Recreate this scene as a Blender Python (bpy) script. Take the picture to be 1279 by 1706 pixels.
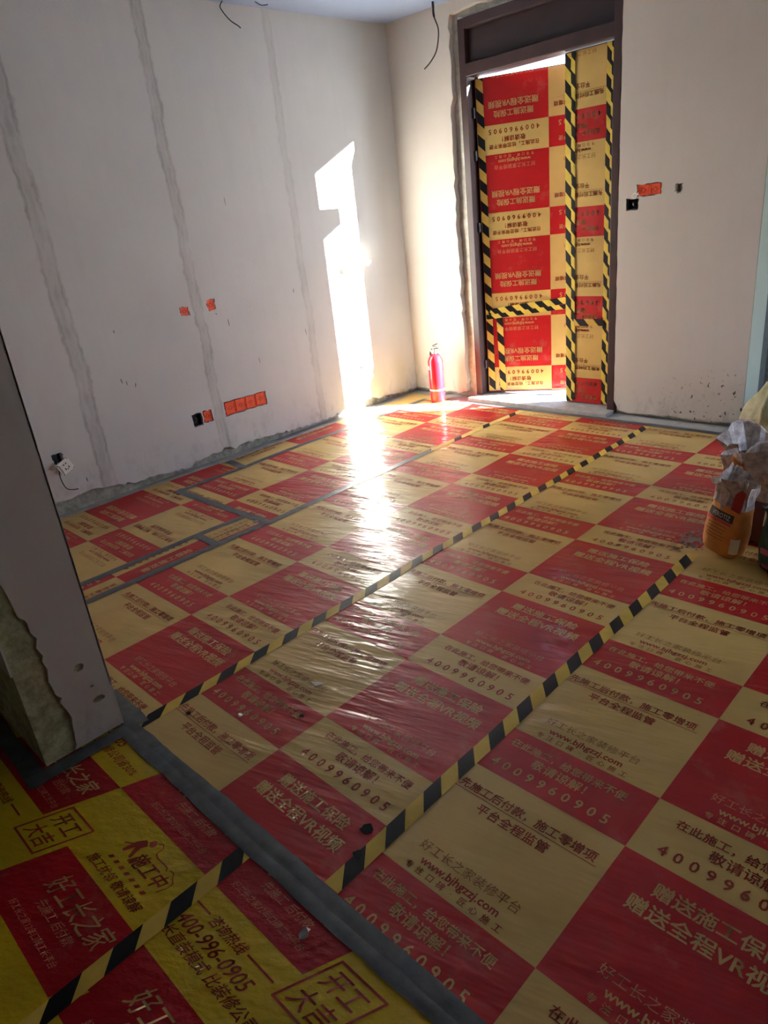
import bpy, bmesh, math, random
import numpy as np
from mathutils import Vector, Matrix
from mathutils.geometry import tessellate_polygon

for o in list(bpy.data.objects):
    bpy.data.objects.remove(o)
S = bpy.context.scene
COL = S.collection
rnd = random.Random(7)

# ------------------------------------------------------------------ camera
F_PX, PITCH, ROLL, YAW, CAM_H = 1162.8, -0.3995, -0.1141, 0.8194, 1.5
def cam_axes():
    cz, sz = math.cos(YAW), math.sin(YAW)
    cx, sx = math.cos(PITCH), math.sin(PITCH)
    cy, sy = math.cos(ROLL), math.sin(ROLL)
    right = Vector((cz, sz, 0)); fwd = Vector((-sz*cx, cz*cx, sx)); up = right.cross(fwd)
    return right*cy + up*sy, -right*sy + up*cy, fwd
r_, u_, f_ = cam_axes()
cd = bpy.data.cameras.new('camera')
cd.sensor_fit = 'VERTICAL'; cd.sensor_height = 24.0
cd.lens = F_PX/1706.0*24.0
cd.clip_start = 0.02; cd.clip_end = 200
cam = bpy.data.objects.new('camera', cd); COL.objects.link(cam)
M = Matrix((r_, u_, -f_)).transposed().to_4x4()
M.translation = Vector((0, 0, CAM_H))
cam.matrix_world = M
S.camera = cam

# ------------------------------------------------------------------ world, sun, exposure
SUN_TO = Vector((-1.475, -1.0, -0.500))            # direction the sunlight travels
w = bpy.data.worlds.new('world'); S.world = w; w.use_nodes = True
nt = w.node_tree
bg = nt.nodes['Background']
# clear pale sky: whitish at the horizon, blue overhead, the same all the way round
tc = nt.nodes.new('ShaderNodeTexCoord'); sp_ = nt.nodes.new('ShaderNodeSeparateXYZ'); rp = nt.nodes.new('ShaderNodeValToRGB')
nt.links.new(tc.outputs['Generated'], sp_.inputs[0]); nt.links.new(sp_.outputs['Z'], rp.inputs[0])
rp.color_ramp.elements[0].position = 0.0; rp.color_ramp.elements[0].color = (0.80, 0.88, 1.0, 1)
rp.color_ramp.elements[1].position = 0.7; rp.color_ramp.elements[1].color = (0.30, 0.50, 0.95, 1)
nt.links.new(rp.outputs[0], bg.inputs[0])
bg.inputs[1].default_value = 5.0
sd = bpy.data.lights.new('sun', 'SUN'); sd.energy = 105.0; sd.angle = math.radians(0.53)
sd.color = (1.0, 0.96, 0.90)
sun = bpy.data.objects.new('sun', sd); COL.objects.link(sun)
sun.location = (6, 9, 6)
sun.rotation_euler = SUN_TO.to_track_quat('-Z', 'Y').to_euler()
def portal(name, loc, direction, sx, sy):
    d = bpy.data.lights.new(name, 'AREA'); d.shape = 'RECTANGLE'; d.size = sx; d.size_y = sy
    d.cycles.is_portal = True
    o = bpy.data.objects.new(name, d); COL.objects.link(o); o.location = loc
    o.rotation_euler = Vector(direction).to_track_quat('-Z', 'Y').to_euler()
portal('window_portal', (1.33, 3.98, 1.33), (-1, 0, 0), 1.8, 2.1)
portal('door_portal', (-3.0, 4.98, 1.2), (0, -1, 0), 1.3, 2.5)
vs = S.view_settings
vs.view_transform = 'Standard'; vs.look = 'None'; vs.gamma = 1.0; vs.use_curve_mapping = False
vs.exposure = 0.9
S.cycles.use_denoising = True
S.cycles.max_bounces = 14; S.cycles.diffuse_bounces = 10; S.cycles.glossy_bounces = 6
S.cycles.sample_clamp_indirect = 12.0
S.cycles.caustics_reflective = False; S.cycles.caustics_refractive = False

# ------------------------------------------------------------------ helpers
def link(o, parent=None):
    COL.objects.link(o)
    if parent is not None:
        o.parent = parent
    return o
def tag(o, label, cat, group=None, kind=None):
    o['label'] = label; o['category'] = cat
    if group: o['group'] = group
    if kind: o['kind'] = kind
    return o
def struct(o, label=None):
    o['kind'] = 'structure'
    if label: o['label'] = label
    return o
def empty(name, loc=(0, 0, 0), rz=0.0):
    o = bpy.data.objects.new(name, None); o.empty_display_size = 0.05
    o.location = loc; o.rotation_euler = (0, 0, rz)
    return link(o)
def mesh_obj(name, verts, faces, mats, parent=None, smooth=False, midx=None):
    me = bpy.data.meshes.new(name)
    me.from_pydata([tuple(v) for v in verts], [], [tuple(f) for f in faces])
    for m in (mats if isinstance(mats, (list, tuple)) else [mats]):
        me.materials.append(m)
    if midx is not None:
        me.polygons.foreach_set('material_index', midx)
    if smooth:
        me.polygons.foreach_set('use_smooth', [True]*len(me.polygons))
    me.update()
    return link(bpy.data.objects.new(name, me), parent)
def np_mesh(name, V, T, mat, parent=None, smooth=False):
    me = bpy.data.meshes.new(name)
    n, t = len(V), len(T)
    me.vertices.add(n); me.vertices.foreach_set('co', np.ascontiguousarray(V, dtype=np.float32).ravel())
    me.loops.add(3*t); me.loops.foreach_set('vertex_index', np.ascontiguousarray(T, dtype=np.int32).ravel())
    me.polygons.add(t)
    me.polygons.foreach_set('loop_start', np.arange(0, 3*t, 3, dtype=np.int32))
    me.polygons.foreach_set('loop_total', np.full(t, 3, dtype=np.int32))
    me.materials.append(mat)
    me.update(calc_edges=True); me.validate()
    if smooth:
        me.polygons.foreach_set('use_smooth', [True]*len(me.polygons))
    return link(bpy.data.objects.new(name, me), parent)
class MB:
    def __init__(self): self.v = []; self.f = []
    def add(self, verts, faces):
        b = len(self.v); self.v += [tuple(p) for p in verts]; self.f += [tuple(i+b for i in f) for f in faces]
        return self
    def box(self, a, b):
        (x0, y0, z0), (x1, y1, z1) = a, b
        v = [(x0,y0,z0),(x1,y0,z0),(x1,y1,z0),(x0,y1,z0),(x0,y0,z1),(x1,y0,z1),(x1,y1,z1),(x0,y1,z1)]
        return self.add(v, [(3,2,1,0),(4,5,6,7),(0,1,5,4),(1,2,6,5),(2,3,7,6),(3,0,4,7)])
    def lathe(self, prof, c=(0,0,0), n=28, cap=True):
        v = []; f = []
        for (r, z) in prof:
            for i in range(n):
                a = 2*math.pi*i/n; v.append((c[0]+r*math.cos(a), c[1]+r*math.sin(a), c[2]+z))
        for j in range(len(prof)-1):
            for i in range(n):
                i2 = (i+1) % n; f.append((j*n+i, j*n+i2, (j+1)*n+i2, (j+1)*n+i))
        if cap:
            f.append(tuple(reversed(range(n)))); f.append(tuple(range((len(prof)-1)*n, len(prof)*n)))
        return self.add(v, f)
    def tube(self, pts, r, n=8):
        pts = [Vector(p) for p in pts]; v = []; f = []
        rr = r if isinstance(r, (list, tuple)) else [r]*len(pts)
        ref = None
        for i, p in enumerate(pts):
            d = (pts[min(i+1, len(pts)-1)] - pts[max(i-1, 0)]).normalized()
            if ref is None:
                ref = d.orthogonal().normalized()
            ref = (ref - d*ref.dot(d))
            ref = ref.normalized() if ref.length > 1e-6 else d.orthogonal().normalized()
            b = d.cross(ref)
            for k in range(n):
                a = 2*math.pi*k/n; v.append(p + (ref*math.cos(a)+b*math.sin(a))*rr[i])
        for i in range(len(pts)-1):
            for k in range(n):
                k2 = (k+1) % n; f.append((i*n+k, i*n+k2, (i+1)*n+k2, (i+1)*n+k))
        f.append(tuple(reversed(range(n)))); f.append(tuple(range((len(pts)-1)*n, len(pts)*n)))
        return self.add(v, f)
    def build(self, name, mat, parent=None, smooth=False, bevel=0.0):
        o = mesh_obj(name, self.v, self.f, mat, parent, smooth)
        if bevel:
            m = o.modifiers.new('bevel', 'BEVEL'); m.width = bevel; m.segments = 2; m.limit_method = 'ANGLE'
        return o
def smooth_path(pts, n=6):
    out = []; P = [Vector(p) for p in pts]
    for i in range(len(P)-1):
        p0, p1, p2, p3 = P[max(i-1,0)], P[i], P[i+1], P[min(i+2,len(P)-1)]
        for k in range(n):
            t = k/n
            out.append(0.5*((2*p1)+(p2-p0)*t+(2*p0-5*p1+4*p2-p3)*t*t+(3*p1-p0-3*p2+p3)*t**3))
    out.append(P[-1]); return out

# ------------------------------------------------------------------ materials
def new_mat(name):
    m = bpy.data.materials.new(name); m.use_nodes = True
    return m, m.node_tree, m.node_tree.nodes['Principled BSDF']
def N(nt, t, **kw):
    n = nt.nodes.new(t)
    for k, v in kw.items():
        setattr(n, k, v)
    return n
def pos(nt, scale=(1, 1, 1), loc=(0, 0, 0), rot=0.0):
    g = N(nt, 'ShaderNodeNewGeometry'); m = N(nt, 'ShaderNodeMapping')
    if rot:                                         # turn first, stretch afterwards
        t = N(nt, 'ShaderNodeVectorRotate', rotation_type='Z_AXIS'); t.inputs['Angle'].default_value = -rot
        nt.links.new(g.outputs['Position'], t.inputs['Vector'])
    m.inputs['Scale'].default_value = scale; m.inputs['Location'].default_value = loc
    nt.links.new(t.outputs[0] if rot else g.outputs['Position'], m.inputs['Vector'])
    return m.outputs[0]
def noise(nt, vec, scale, detail=4.0, rough=0.55):
    n = N(nt, 'ShaderNodeTexNoise'); n.inputs['Scale'].default_value = scale
    n.inputs['Detail'].default_value = detail; n.inputs['Roughness'].default_value = rough
    nt.links.new(vec, n.inputs['Vector']); return n.outputs['Fac']
def ramp(nt, fac, a, b, ca=(0,0,0,1), cb=(1,1,1,1)):
    r = N(nt, 'ShaderNodeValToRGB'); r.color_ramp.elements[0].position = a; r.color_ramp.elements[1].position = b
    r.color_ramp.elements[0].color = ca; r.color_ramp.elements[1].color = cb
    nt.links.new(fac, r.inputs[0]); return r.outputs[0]
def math_(nt, op, a, b=None, c=None, clamp=False):
    m = N(nt, 'ShaderNodeMath', operation=op); m.use_clamp = clamp
    for i, x in enumerate((a, b, c)):
        if x is None: continue
        if isinstance(x, (int, float)): m.inputs[i].default_value = x
        else: nt.links.new(x, m.inputs[i])
    return m.outputs[0]
def mix(nt, fac, a, b):
    m = N(nt, 'ShaderNodeMix', data_type='RGBA')
    for i, x in ((0, fac), (6, a), (7, b)):
        if isinstance(x, (int, float)): m.inputs[i].default_value = x
        elif isinstance(x, tuple): m.inputs[i].default_value = x if len(x) == 4 else (*x, 1)
        else: nt.links.new(x, m.inputs[i])
    return m.outputs[2]
def bump(nt, bsdf, h, strength, dist, prev=None):
    b = N(nt, 'ShaderNodeBump'); b.inputs['Strength'].default_value = strength; b.inputs['Distance'].default_value = dist
    nt.links.new(h, b.inputs['Height'])
    if prev is not None: nt.links.new(prev, b.inputs['Normal'])
    nt.links.new(b.outputs[0], bsdf.inputs['Normal']); return b.outputs[0]
def plain(name, col, rough=0.6, metal=0.0, var=0.12, nscale=30.0, spec=0.5, bumpd=0.0):
    m, nt, b = new_mat(name)
    b.inputs['Roughness'].default_value = rough; b.inputs['Metallic'].default_value = metal
    b.inputs['Specular IOR Level'].default_value = spec
    p = pos(nt); n = noise(nt, p, nscale)
    lo = tuple(max(0, c*(1-var)) for c in col); hi = tuple(min(1, c*(1+var)) for c in col)
    nt.links.new(ramp(nt, n, 0.3, 0.7, (*lo, 1), (*hi, 1)), b.inputs['Base Color'])
    if bumpd: bump(nt, b, n, 0.6, bumpd)
    return m
def sep(nt):
    g = N(nt, 'ShaderNodeNewGeometry'); s = N(nt, 'ShaderNodeSeparateXYZ'); nt.links.new(g.outputs['Position'], s.inputs[0])
    return s.outputs

RIDGES = dict(a=0.55, b=0.0035)
def film(name, col, crinkle=False):
    """glossy woven plastic protection sheet: colour plus ripples running across the sheet"""
    m, nt, b = new_mat(name)
    p = pos(nt)
    n1 = noise(nt, p, 3.0, 3.0)
    lo = tuple(c*0.86 for c in col); hi = tuple(min(1, c*1.1) for c in col)
    c = ramp(nt, n1, 0.3, 0.7, (*lo, 1), (*hi, 1))
    dust = ramp(nt, noise(nt, pos(nt, (1.0, 1.0, 1.0), (3, 1, 0)), 6.0, 8.0, 0.7), 0.56, 0.8)
    c = mix(nt, math_(nt, 'MULTIPLY', dust, 0.30), c, (0.42, 0.34, 0.24))
    nt.links.new(c, b.inputs['Base Color'])
    b.inputs['Roughness'].default_value = 0.45
    b.inputs['Specular IOR Level'].default_value = 0.2
    b.inputs['Coat Weight'].default_value = 0.45
    b.inputs['Coat Roughness'].default_value = 0.13
    b.inputs['Coat IOR'].default_value = 1.5
    r1 = noise(nt, pos(nt, (2.4, 12.0, 6.0), rot=0.30), 1.0, 3.0, 0.55)
    r2 = noise(nt, pos(nt, (5.0, 40.0, 20.0), (5, 2, 1), rot=0.18), 1.0, 2.0, 0.5)
    msk = ramp(nt, noise(nt, p, 1.3, 2.0), 0.35, 0.65)
    h = math_(nt, 'ADD', math_(nt, 'MULTIPLY', r1, math_(nt, 'ADD', 0.18, msk)), math_(nt, 'MULTIPLY', r2, 0.10))
    if crinkle:                                     # the thinner yellow sheet is crinkled all over
        h = math_(nt, 'ADD', math_(nt, 'MULTIPLY', noise(nt, pos(nt, (1, 1.5, 1), rot=0.5), 26.0, 3.0, 0.5), 0.55), math_(nt, 'MULTIPLY', r1, 0.25))
    bp = N(nt, 'ShaderNodeBump'); bp.inputs['Strength'].default_value = 0.9; bp.inputs['Distance'].default_value = 0.010 if crinkle else 0.014
    nt.links.new(h, bp.inputs['Height'])
    nt.links.new(bp.outputs[0], b.inputs['Normal']); nt.links.new(bp.outputs[0], b.inputs['Coat Normal'])
    return m
def plaster(name, col, joints=(), specks=False):
    m, nt, b = new_mat(name)
    b.inputs['Roughness'].default_value = 0.85; b.inputs['Specular IOR Level'].default_value = 0.25
    p = pos(nt)
    big = noise(nt, p, 1.1, 5.0, 0.6)
    c = ramp(nt, big, 0.25, 0.75, (*[x*0.9 for x in col], 1), (*[min(1, x*1.05) for x in col], 1))
    streak = noise(nt, pos(nt, (18, 18, 1.2)), 1.0, 3.0)
    c = mix(nt, math_(nt, 'MULTIPLY', ramp(nt, streak, 0.5, 0.8), 0.13), c, tuple(x*0.75 for x in col))
    X, Y, Z = sep(nt)
    if joints:                                    # smeared filler over the board joints
        wob = math_(nt, 'MULTIPLY', math_(nt, 'SUBTRACT', noise(nt, pos(nt, (0, 0, 1)), 1.7, 4.0), 0.5), 0.10)
        fine = math_(nt, 'MULTIPLY', math_(nt, 'SUBTRACT', noise(nt, pos(nt, (4, 4, 3)), 5.0, 4.0), 0.5), 0.05)
        yy = math_(nt, 'ADD', math_(nt, 'ADD', Y, wob), fine)
        tot = None
        for (jy, wd, st) in joints:
            d = math_(nt, 'ABSOLUTE', math_(nt, 'SUBTRACT', yy, jy))
            inner = math_(nt, 'SUBTRACT', 1.0, math_(nt, 'DIVIDE', d, wd), clamp=True)
            e1 = math_(nt, 'ABSOLUTE', math_(nt, 'SUBTRACT', d, wd*0.72))
            rim = math_(nt, 'SUBTRACT', 1.0, math_(nt, 'DIVIDE', e1, 0.016), clamp=True)
            k = math_(nt, 'ADD', math_(nt, 'MULTIPLY', inner, 0.38*st), math_(nt, 'MULTIPLY', rim, 0.45*st))
            tot = k if tot is None else math_(nt, 'ADD', tot, k)
        mod = ramp(nt, noise(nt, pos(nt, (6, 6, 2.2)), 2.0, 5.0, 0.65), 0.32, 0.62)
        tot = math_(nt, 'MULTIPLY', tot, math_(nt, 'ADD', 0.18, mod), clamp=True)
        c = mix(nt, tot, c, (0.21, 0.20, 0.18))
    # grime with its own ragged shape low on the wall
    low = math_(nt, 'SUBTRACT', 1.0, math_(nt, 'DIVIDE', Z, 0.34), clamp=True)
    g = ramp(nt, noise(nt, pos(nt, (1, 1, 0.6)), 12.0, 6.0, 0.7), 0.5, 0.68)
    c = mix(nt, math_(nt, 'MULTIPLY', math_(nt, 'MULTIPLY', g, low), 0.55), c, (0.26, 0.24, 0.21))
    if specks:
        s = ramp(nt, noise(nt, pos(nt, (1, 1, 1)), 42.0, 3.0, 0.6), 0.63, 0.66)
        reg = math_(nt, 'MULTIPLY', math_(nt, 'SUBTRACT', 1.0, math_(nt, 'DIVIDE', Z, 0.42), clamp=True),
                    math_(nt, 'MULTIPLY', math_(nt, 'ADD', X, 2.15), 2.2, clamp=True))
        c = mix(nt, math_(nt, 'MULTIPLY', s, ramp(nt, reg, 0.08, 0.3)), c, (0.07, 0.06, 0.055))
    nt.links.new(c, b.inputs['Base Color'])
    bump(nt, b, noise(nt, p, 60.0, 5.0), 0.25, 0.003)
    return m
def concrete(name, ca, cb, scale=18.0, d=0.006):
    m, nt, b = new_mat(name); b.inputs['Roughness'].default_value = 0.95; b.inputs['Specular IOR Level'].default_value = 0.2
    n = noise(nt, pos(nt), scale, 8.0, 0.7)
    nt.links.new(ramp(nt, n, 0.32, 0.68, (*ca, 1), (*cb, 1)), b.inputs['Base Color'])
    bump(nt, b, n, 0.8, d); return m
def hazard(name, axis, across, slope, y0, period=0.151, yellow=(0.62, 0.42, 0.07), duty=0.5):
    """black bars printed on yellow tape, running along one world axis, slanted by the other"""
    m, nt, b = new_mat(name)
    X, Y, Z = sep(nt); D = {'x': X, 'y': Y, 'z': Z}
    t = math_(nt, 'ADD', D[axis], math_(nt, 'MULTIPLY', math_(nt, 'SUBTRACT', D[across[0]], across[1]), slope))
    fr = math_(nt, 'FRACT', math_(nt, 'DIVIDE', math_(nt, 'SUBTRACT', t, y0 - period*duty*0.5 - period*40), period))
    blk = math_(nt, 'LESS_THAN', fr, duty)
    n = noise(nt, pos(nt), 14.0, 3.0)
    y = ramp(nt, n, 0.3, 0.7, (*[c*0.85 for c in yellow], 1), (*[min(1, c*1.1) for c in yellow], 1))
    nt.links.new(mix(nt, blk, y, (0.008, 0.008, 0.010)), b.inputs['Base Color'])
    b.inputs['Roughness'].default_value = 0.5; b.inputs['Specular IOR Level'].default_value = 0.22
    bump(nt, b, noise(nt, pos(nt), 26.0, 2.0), 0.3, 0.002)
    return m

TAN = (0.55, 0.37, 0.115); RED = (0.42, 0.011, 0.012); YEL = (0.55, 0.37, 0.010)
m_tan = film('sheet_tan', TAN); m_red = film('sheet_red', RED)
m_yel = film('sheet_yellow', YEL, True); m_red2 = film('sheet_red_deep', (0.36, 0.006, 0.010), True)
m_ink_gold = film('ink_gold', (0.56, 0.34, 0.13)); m_ink_red = film('ink_red', (0.30, 0.030, 0.012))
m_ink_pale = film('ink_pale', (0.56, 0.22, 0.11)); m_ink_brown = film('ink_brown', (0.27, 0.12, 0.03))
m_grey_tape = plain('duct_tape_grey', (0.082, 0.088, 0.090), 0.36, 0.0, 0.3, 22.0, 0.5, 0.003)
PL = (0.590, 0.588, 0.562)
m_wall_l = plaster('plaster_left', PL, joints=((1.655, 0.055, 1.0), (2.535, 0.042, 0.9), (3.47, 0.035, 0.55)))
m_wall_b = plaster('plaster_back', (0.62, 0.57, 0.51), specks=True)
m_wall = plaster('plaster_plain', PL)
m_pillar = plaster('plaster_pillar', (0.50, 0.44, 0.39))
m_conc = concrete('concrete_rough', (0.20, 0.20, 0.16), (0.50, 0.49, 0.42))
m_conc_y = concrete('old_render_yellow', (0.20, 0.18, 0.09), (0.52, 0.49, 0.29), 26.0)
m_floor = concrete('floor_concrete', (0.30, 0.29, 0.27), (0.46, 0.45, 0.42), 8.0, 0.002)
m_out = concrete('outdoor_paving', (0.45, 0.45, 0.44), (0.58, 0.58, 0.56), 6.0, 0.002)
m_soil = concrete('yard_soil', (0.06, 0.06, 0.04), (0.13, 0.12, 0.09), 5.0, 0.01)
m_niche = concrete('niche_dark_render', (0.10, 0.105, 0.09), (0.16, 0.165, 0.145), 40.0, 0.002)
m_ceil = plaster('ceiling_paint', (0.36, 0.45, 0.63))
m_reveal = plaster('reveal_pale_green', (0.42, 0.44, 0.34))
m_conc_l = concrete('render_pale', (0.34, 0.34, 0.29), (0.62, 0.61, 0.54))
m_brown = plain('door_brown_metal', (0.045, 0.020, 0.018), 0.45, 0.0, 0.2, 8.0)
m_brown_l = plain('door_brown_panel', (0.028, 0.012, 0.011), 0.5, 0.0, 0.2, 6.0)
m_black = plain('black_plastic', (0.012, 0.012, 0.013), 0.45)
m_orange = plain('orange_plastic', (0.85, 0.10, 0.03), 0.45, 0.0, 0.15, 60.0)
m_orange_d = plain('orange_plastic_dark', (0.45, 0.055, 0.02), 0.6)  # darker orange for the boss ring and screw dimples
m_white_p = plain('white_plastic', (0.78, 0.80, 0.74), 0.35, 0.0, 0.05)
m_steel = plain('steel', (0.45, 0.44, 0.42), 0.35, 0.9)
m_dark_metal = plain('dark_metal', (0.05, 0.045, 0.045), 0.4, 0.6)
m_ext_red = plain('extinguisher_red', (0.62, 0.012, 0.025), 0.22, 0.0, 0.05)
m_sill = concrete('sill_stone', (0.28, 0.27, 0.25), (0.45, 0.43, 0.40), 14.0, 0.002)
m_frame_w = plain('window_frame_white', (0.7, 0.72, 0.72), 0.35)

# ------------------------------------------------------------------ the room shell
XL, YB, ZC = -4.30, 4.60, 2.82
XR = 1.20
def slab(name, a, b, mat):
    return struct(MB().box(a, b).build(name, mat))
slab('floor', (-4.7, -2.5, -0.12), (1.4, 5.35, 0.0), m_floor)
slab('ceiling', (-4.7, -2.5, ZC), (1.4, 5.35, ZC+0.2), m_ceil)

def panel_with_holes(name, outer, holes, to3, depth, mat, parent=None):
    """flat skin with ragged outline and holes; every border is carried back by 'depth' so it has real thickness"""
    loops = [outer] + holes
    tri = tessellate_polygon([[Vector((p[0], p[1], 0)) for p in l] for l in loops])
    pts = [p for l in loops for p in l]
    n = len(pts)
    V = [to3(p[0], p[1], 0.0) for p in pts] + [to3(p[0], p[1], depth) for p in pts]
    Fc = [tuple(t) for t in tri]
    b = 0
    for l in loops:
        for i in range(len(l)):
            j = (i+1) % len(l); Fc.append((b+i, b+j, b+j+n, b+i+n))
        b += len(l)
    o = mesh_obj(name, V, Fc, mat, parent)
    bm = bmesh.new(); bm.from_mesh(o.data); bmesh.ops.recalc_face_normals(bm, faces=bm.faces); bm.to_mesh(o.data); bm.free()
    return o
def ragged_rect(a0, a1, b0, b1, jit=0.006, n=7, seed=1):
    r = random.Random(seed); out = []
    def seg(p, q):
        for i in range(n):
            t = i/n
            out.append((p[0]+(q[0]-p[0])*t + r.uniform(-jit, jit), p[1]+(q[1]-p[1])*t + r.uniform(-jit, jit)))
    seg((a0,b0),(a1,b0)); seg((a1,b0),(a1,b1)); seg((a1,b1),(a0,b1)); seg((a0,b1),(a0,b0))
    return out

# left wall: concrete behind, plaster skin with a torn lower edge and sockets cut out of it
wl = struct(MB().box((XL-0.30, 0.37, -0.1), (XL-0.055, YB+0.25, ZC)).build('wall_left', m_conc))
r = random.Random(3)
low = []
y = 0.63
while y < YB:
    base = 0.085 if y < 1.6 else (0.065 if y < 2.2 else 0.05)
    base += 0.02*math.sin(y*5.1) + r.uniform(-0.014, 0.014)
    if 2.25 < y < 2.6: base += 0.02
    low.append((y, max(0.03, base))); y += r.uniform(0.018, 0.05)
outer = low + [(YB, low[-1][1]), (YB, ZC), (0.63, ZC)]
L_HOLES = {
    'socket': ragged_rect(1.362, 1.425, 0.325, 0.395, 0.006, 5, 1),
    'box': ragged_rect(2.325, 2.402, 0.295, 0.385, 0.004, 5, 2),
    'one': ragged_rect(2.412, 2.482, 0.303, 0.385, 0.006, 5, 3),
    'four': ragged_rect(2.592, 2.958, 0.302, 0.402, 0.004, 14, 4),
    'a': ragged_rect(2.405, 2.472, 1.030, 1.087, 0.006, 5, 5),
    'b': ragged_rect(2.612, 2.675, 1.030, 1.105, 0.007, 5, 6),
    'stub': ragged_rect(3.925, 3.985, 0.315, 0.375, 0.006, 5, 7),
}
sk = panel_with_holes('plaster_skin', outer, list(L_HOLES.values()), lambda a, b, d: (XL-d, a, b), 0.055, m_wall_l, wl)

# old nicks and scratches in the plaster
m_nick = plain('nick_dark', (0.10, 0.095, 0.085), 0.9)
for (ny, nz, nl, nw, na) in ((1.90, 0.72, 0.035, 0.006, 0.2), (1.93, 0.70, 0.03, 0.005, 0.1), (1.985, 0.675, 0.03, 0.006, -0.2), (1.525, 0.185, 0.03, 0.006, 0.1), (2.755, 0.935, 0.05, 0.005, 0.1),
                             (2.955, 0.63, 0.045, 0.004, 0.1), (3.36, 1.06, 0.03, 0.005, 0.0), (3.42, 0.75, 0.05, 0.004, 0.15), (1.93, 1.02, 0.02, 0.006, 0.1), (2.67, 1.005, 0.012, 0.006, 1.2), (2.90, 1.70, 0.05, 0.003, 0.05)):
    c_, s_ = math.cos(na), math.sin(na)
    q = [(-nw/2, -nl/2), (nw*0.1, -nl*0.55), (nw/2, 0), (nw*0.2, nl/2), (-nw*0.5, nl*0.2)]
    P_ = [(ny+a*c_-b*s_, nz+a*s_+b*c_) for a, b in q]
    mesh_obj('nick', [(XL+0.0008, a, b) for a, b in P_]+[(XL-0.003, a, b) for a, b in P_], [tuple(range(5)), (0,5,6,1), (1,6,7,2), (2,7,8,3), (3,8,9,4), (4,9,5,0)], m_nick, wl)

# back wall with the doorway
DX0, DX1, DZT = -3.648, -2.38, 2.72
XE = -1.50
wb = struct(MB().box((XL-0.3, YB+0.05, -0.1), (DX0-0.0, YB+0.23, ZC))
            .box((DX1, YB+0.05, -0.1), (XE-0.004, YB+0.23, ZC)).box((DX0, YB+0.05, DZT), (DX1, YB+0.23, ZC)).build('wall_back', m_conc_l))
def torn(xs0, xs1, base, seed, step=0.035, amp=0.010):
    r = random.Random(seed); out = []; x = xs0
    while x < xs1:
        out.append((x, base + r.uniform(-amp, amp))); x += step*r.uniform(0.6, 1.4)
    return out
# plaster left of the door (its edge beside the frame is chipped away), over the door and right of it
edge = []
r = random.Random(12); z = 0.05
while z < DZT:
    edge.append((DX0 - 0.035 - r.uniform(0, 0.022) - (0.03 if z < 2.2 else 0.0), z)); z += r.uniform(0.03, 0.08)
edge2 = []
r = random.Random(13); z = DZT
while z > 0.05:
    edge2.append((DX1 + 0.001 + r.uniform(0, 0.004), z)); z -= r.uniform(0.03, 0.08)
outer = [(XL, 0.035)] + torn(XL+0.03, DX0-0.09, 0.035, 5) + edge + [(DX0-0.03, DZT+0.02)] + [(x, DZT+0.03+0.01*math.sin(x*23)) for x in np.linspace(DX0, DX1, 14)] \
        + [(DX1+0.006, DZT+0.0)] + edge2 + torn(DX1+0.04, XE-0.02, 0.030, 6) + [(XE, 0.03), (XE, ZC), (XL, ZC)]
B_HOLES = [ragged_rect(-2.325, -2.243, 1.362, 1.432, 0.003, 5, 21), ragged_rect(-2.255, -2.098, 1.440, 1.508, 0.004, 7, 22),
           ragged_rect(-2.012, -1.966, 1.440, 1.490, 0.010, 5, 23)]
panel_with_holes('plaster_skin', outer, B_HOLES, lambda a, b, d: (a, YB+d, b), 0.055, m_wall_b, wb)
MB().box((XE-0.003, YB+0.001, 0.0), (XE+0.004, YB+0.234, ZC)).build('reveal_skin', m_reveal, wb)

# niche behind the pale reveal, right wall with its window, the near room
slab('wall_niche', (XE-0.25, YB+0.23, -0.1), (XE-0.06, 5.15, ZC), m_niche)
slab('wall_niche_back', (XE-0.25, 5.15, -0.1), (XR+0.15, 5.27, ZC), m_niche)
WY0, WY1, WZ0, WZ1 = 3.10, 4.85, 0.30, 2.35
wr = struct(MB().box((XR, -2.5, -0.1), (XR+0.15, WY0, ZC)).box((XR, WY1, -0.1), (XR+0.15, 5.27, ZC))
            .box((XR, WY0, -0.1), (XR+0.15, WY1, WZ0)).box((XR, WY0, WZ1), (XR+0.15, WY1, ZC)).build('wall_right', m_wall))
win = struct(empty('window_1', (XR+0.06, (WY0+WY1)/2, WZ0)))
fr = MB(); t = 0.05; hw = (WY1-WY0)/2; hh = WZ1-WZ0
fr.box((0,-hw,0),(0.06,hw,t)).box((0,-hw,hh-t),(0.06,hw,hh)).box((0,-hw,t),(0.06,-hw+t,hh-t)).box((0,hw-t,t),(0.06,hw,hh-t)).box((0,-t/2,t),(0.06,t/2,hh-t))
fr.build('window_frame', m_frame_w, win)
slab('wall_front', (-4.7, -2.5, -0.1), (1.4, -2.3, ZC), m_wall)
slab('wall_entry_left', (-3.6, -2.3, -0.1), (-3.4, 0.37, ZC), m_wall)

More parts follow.
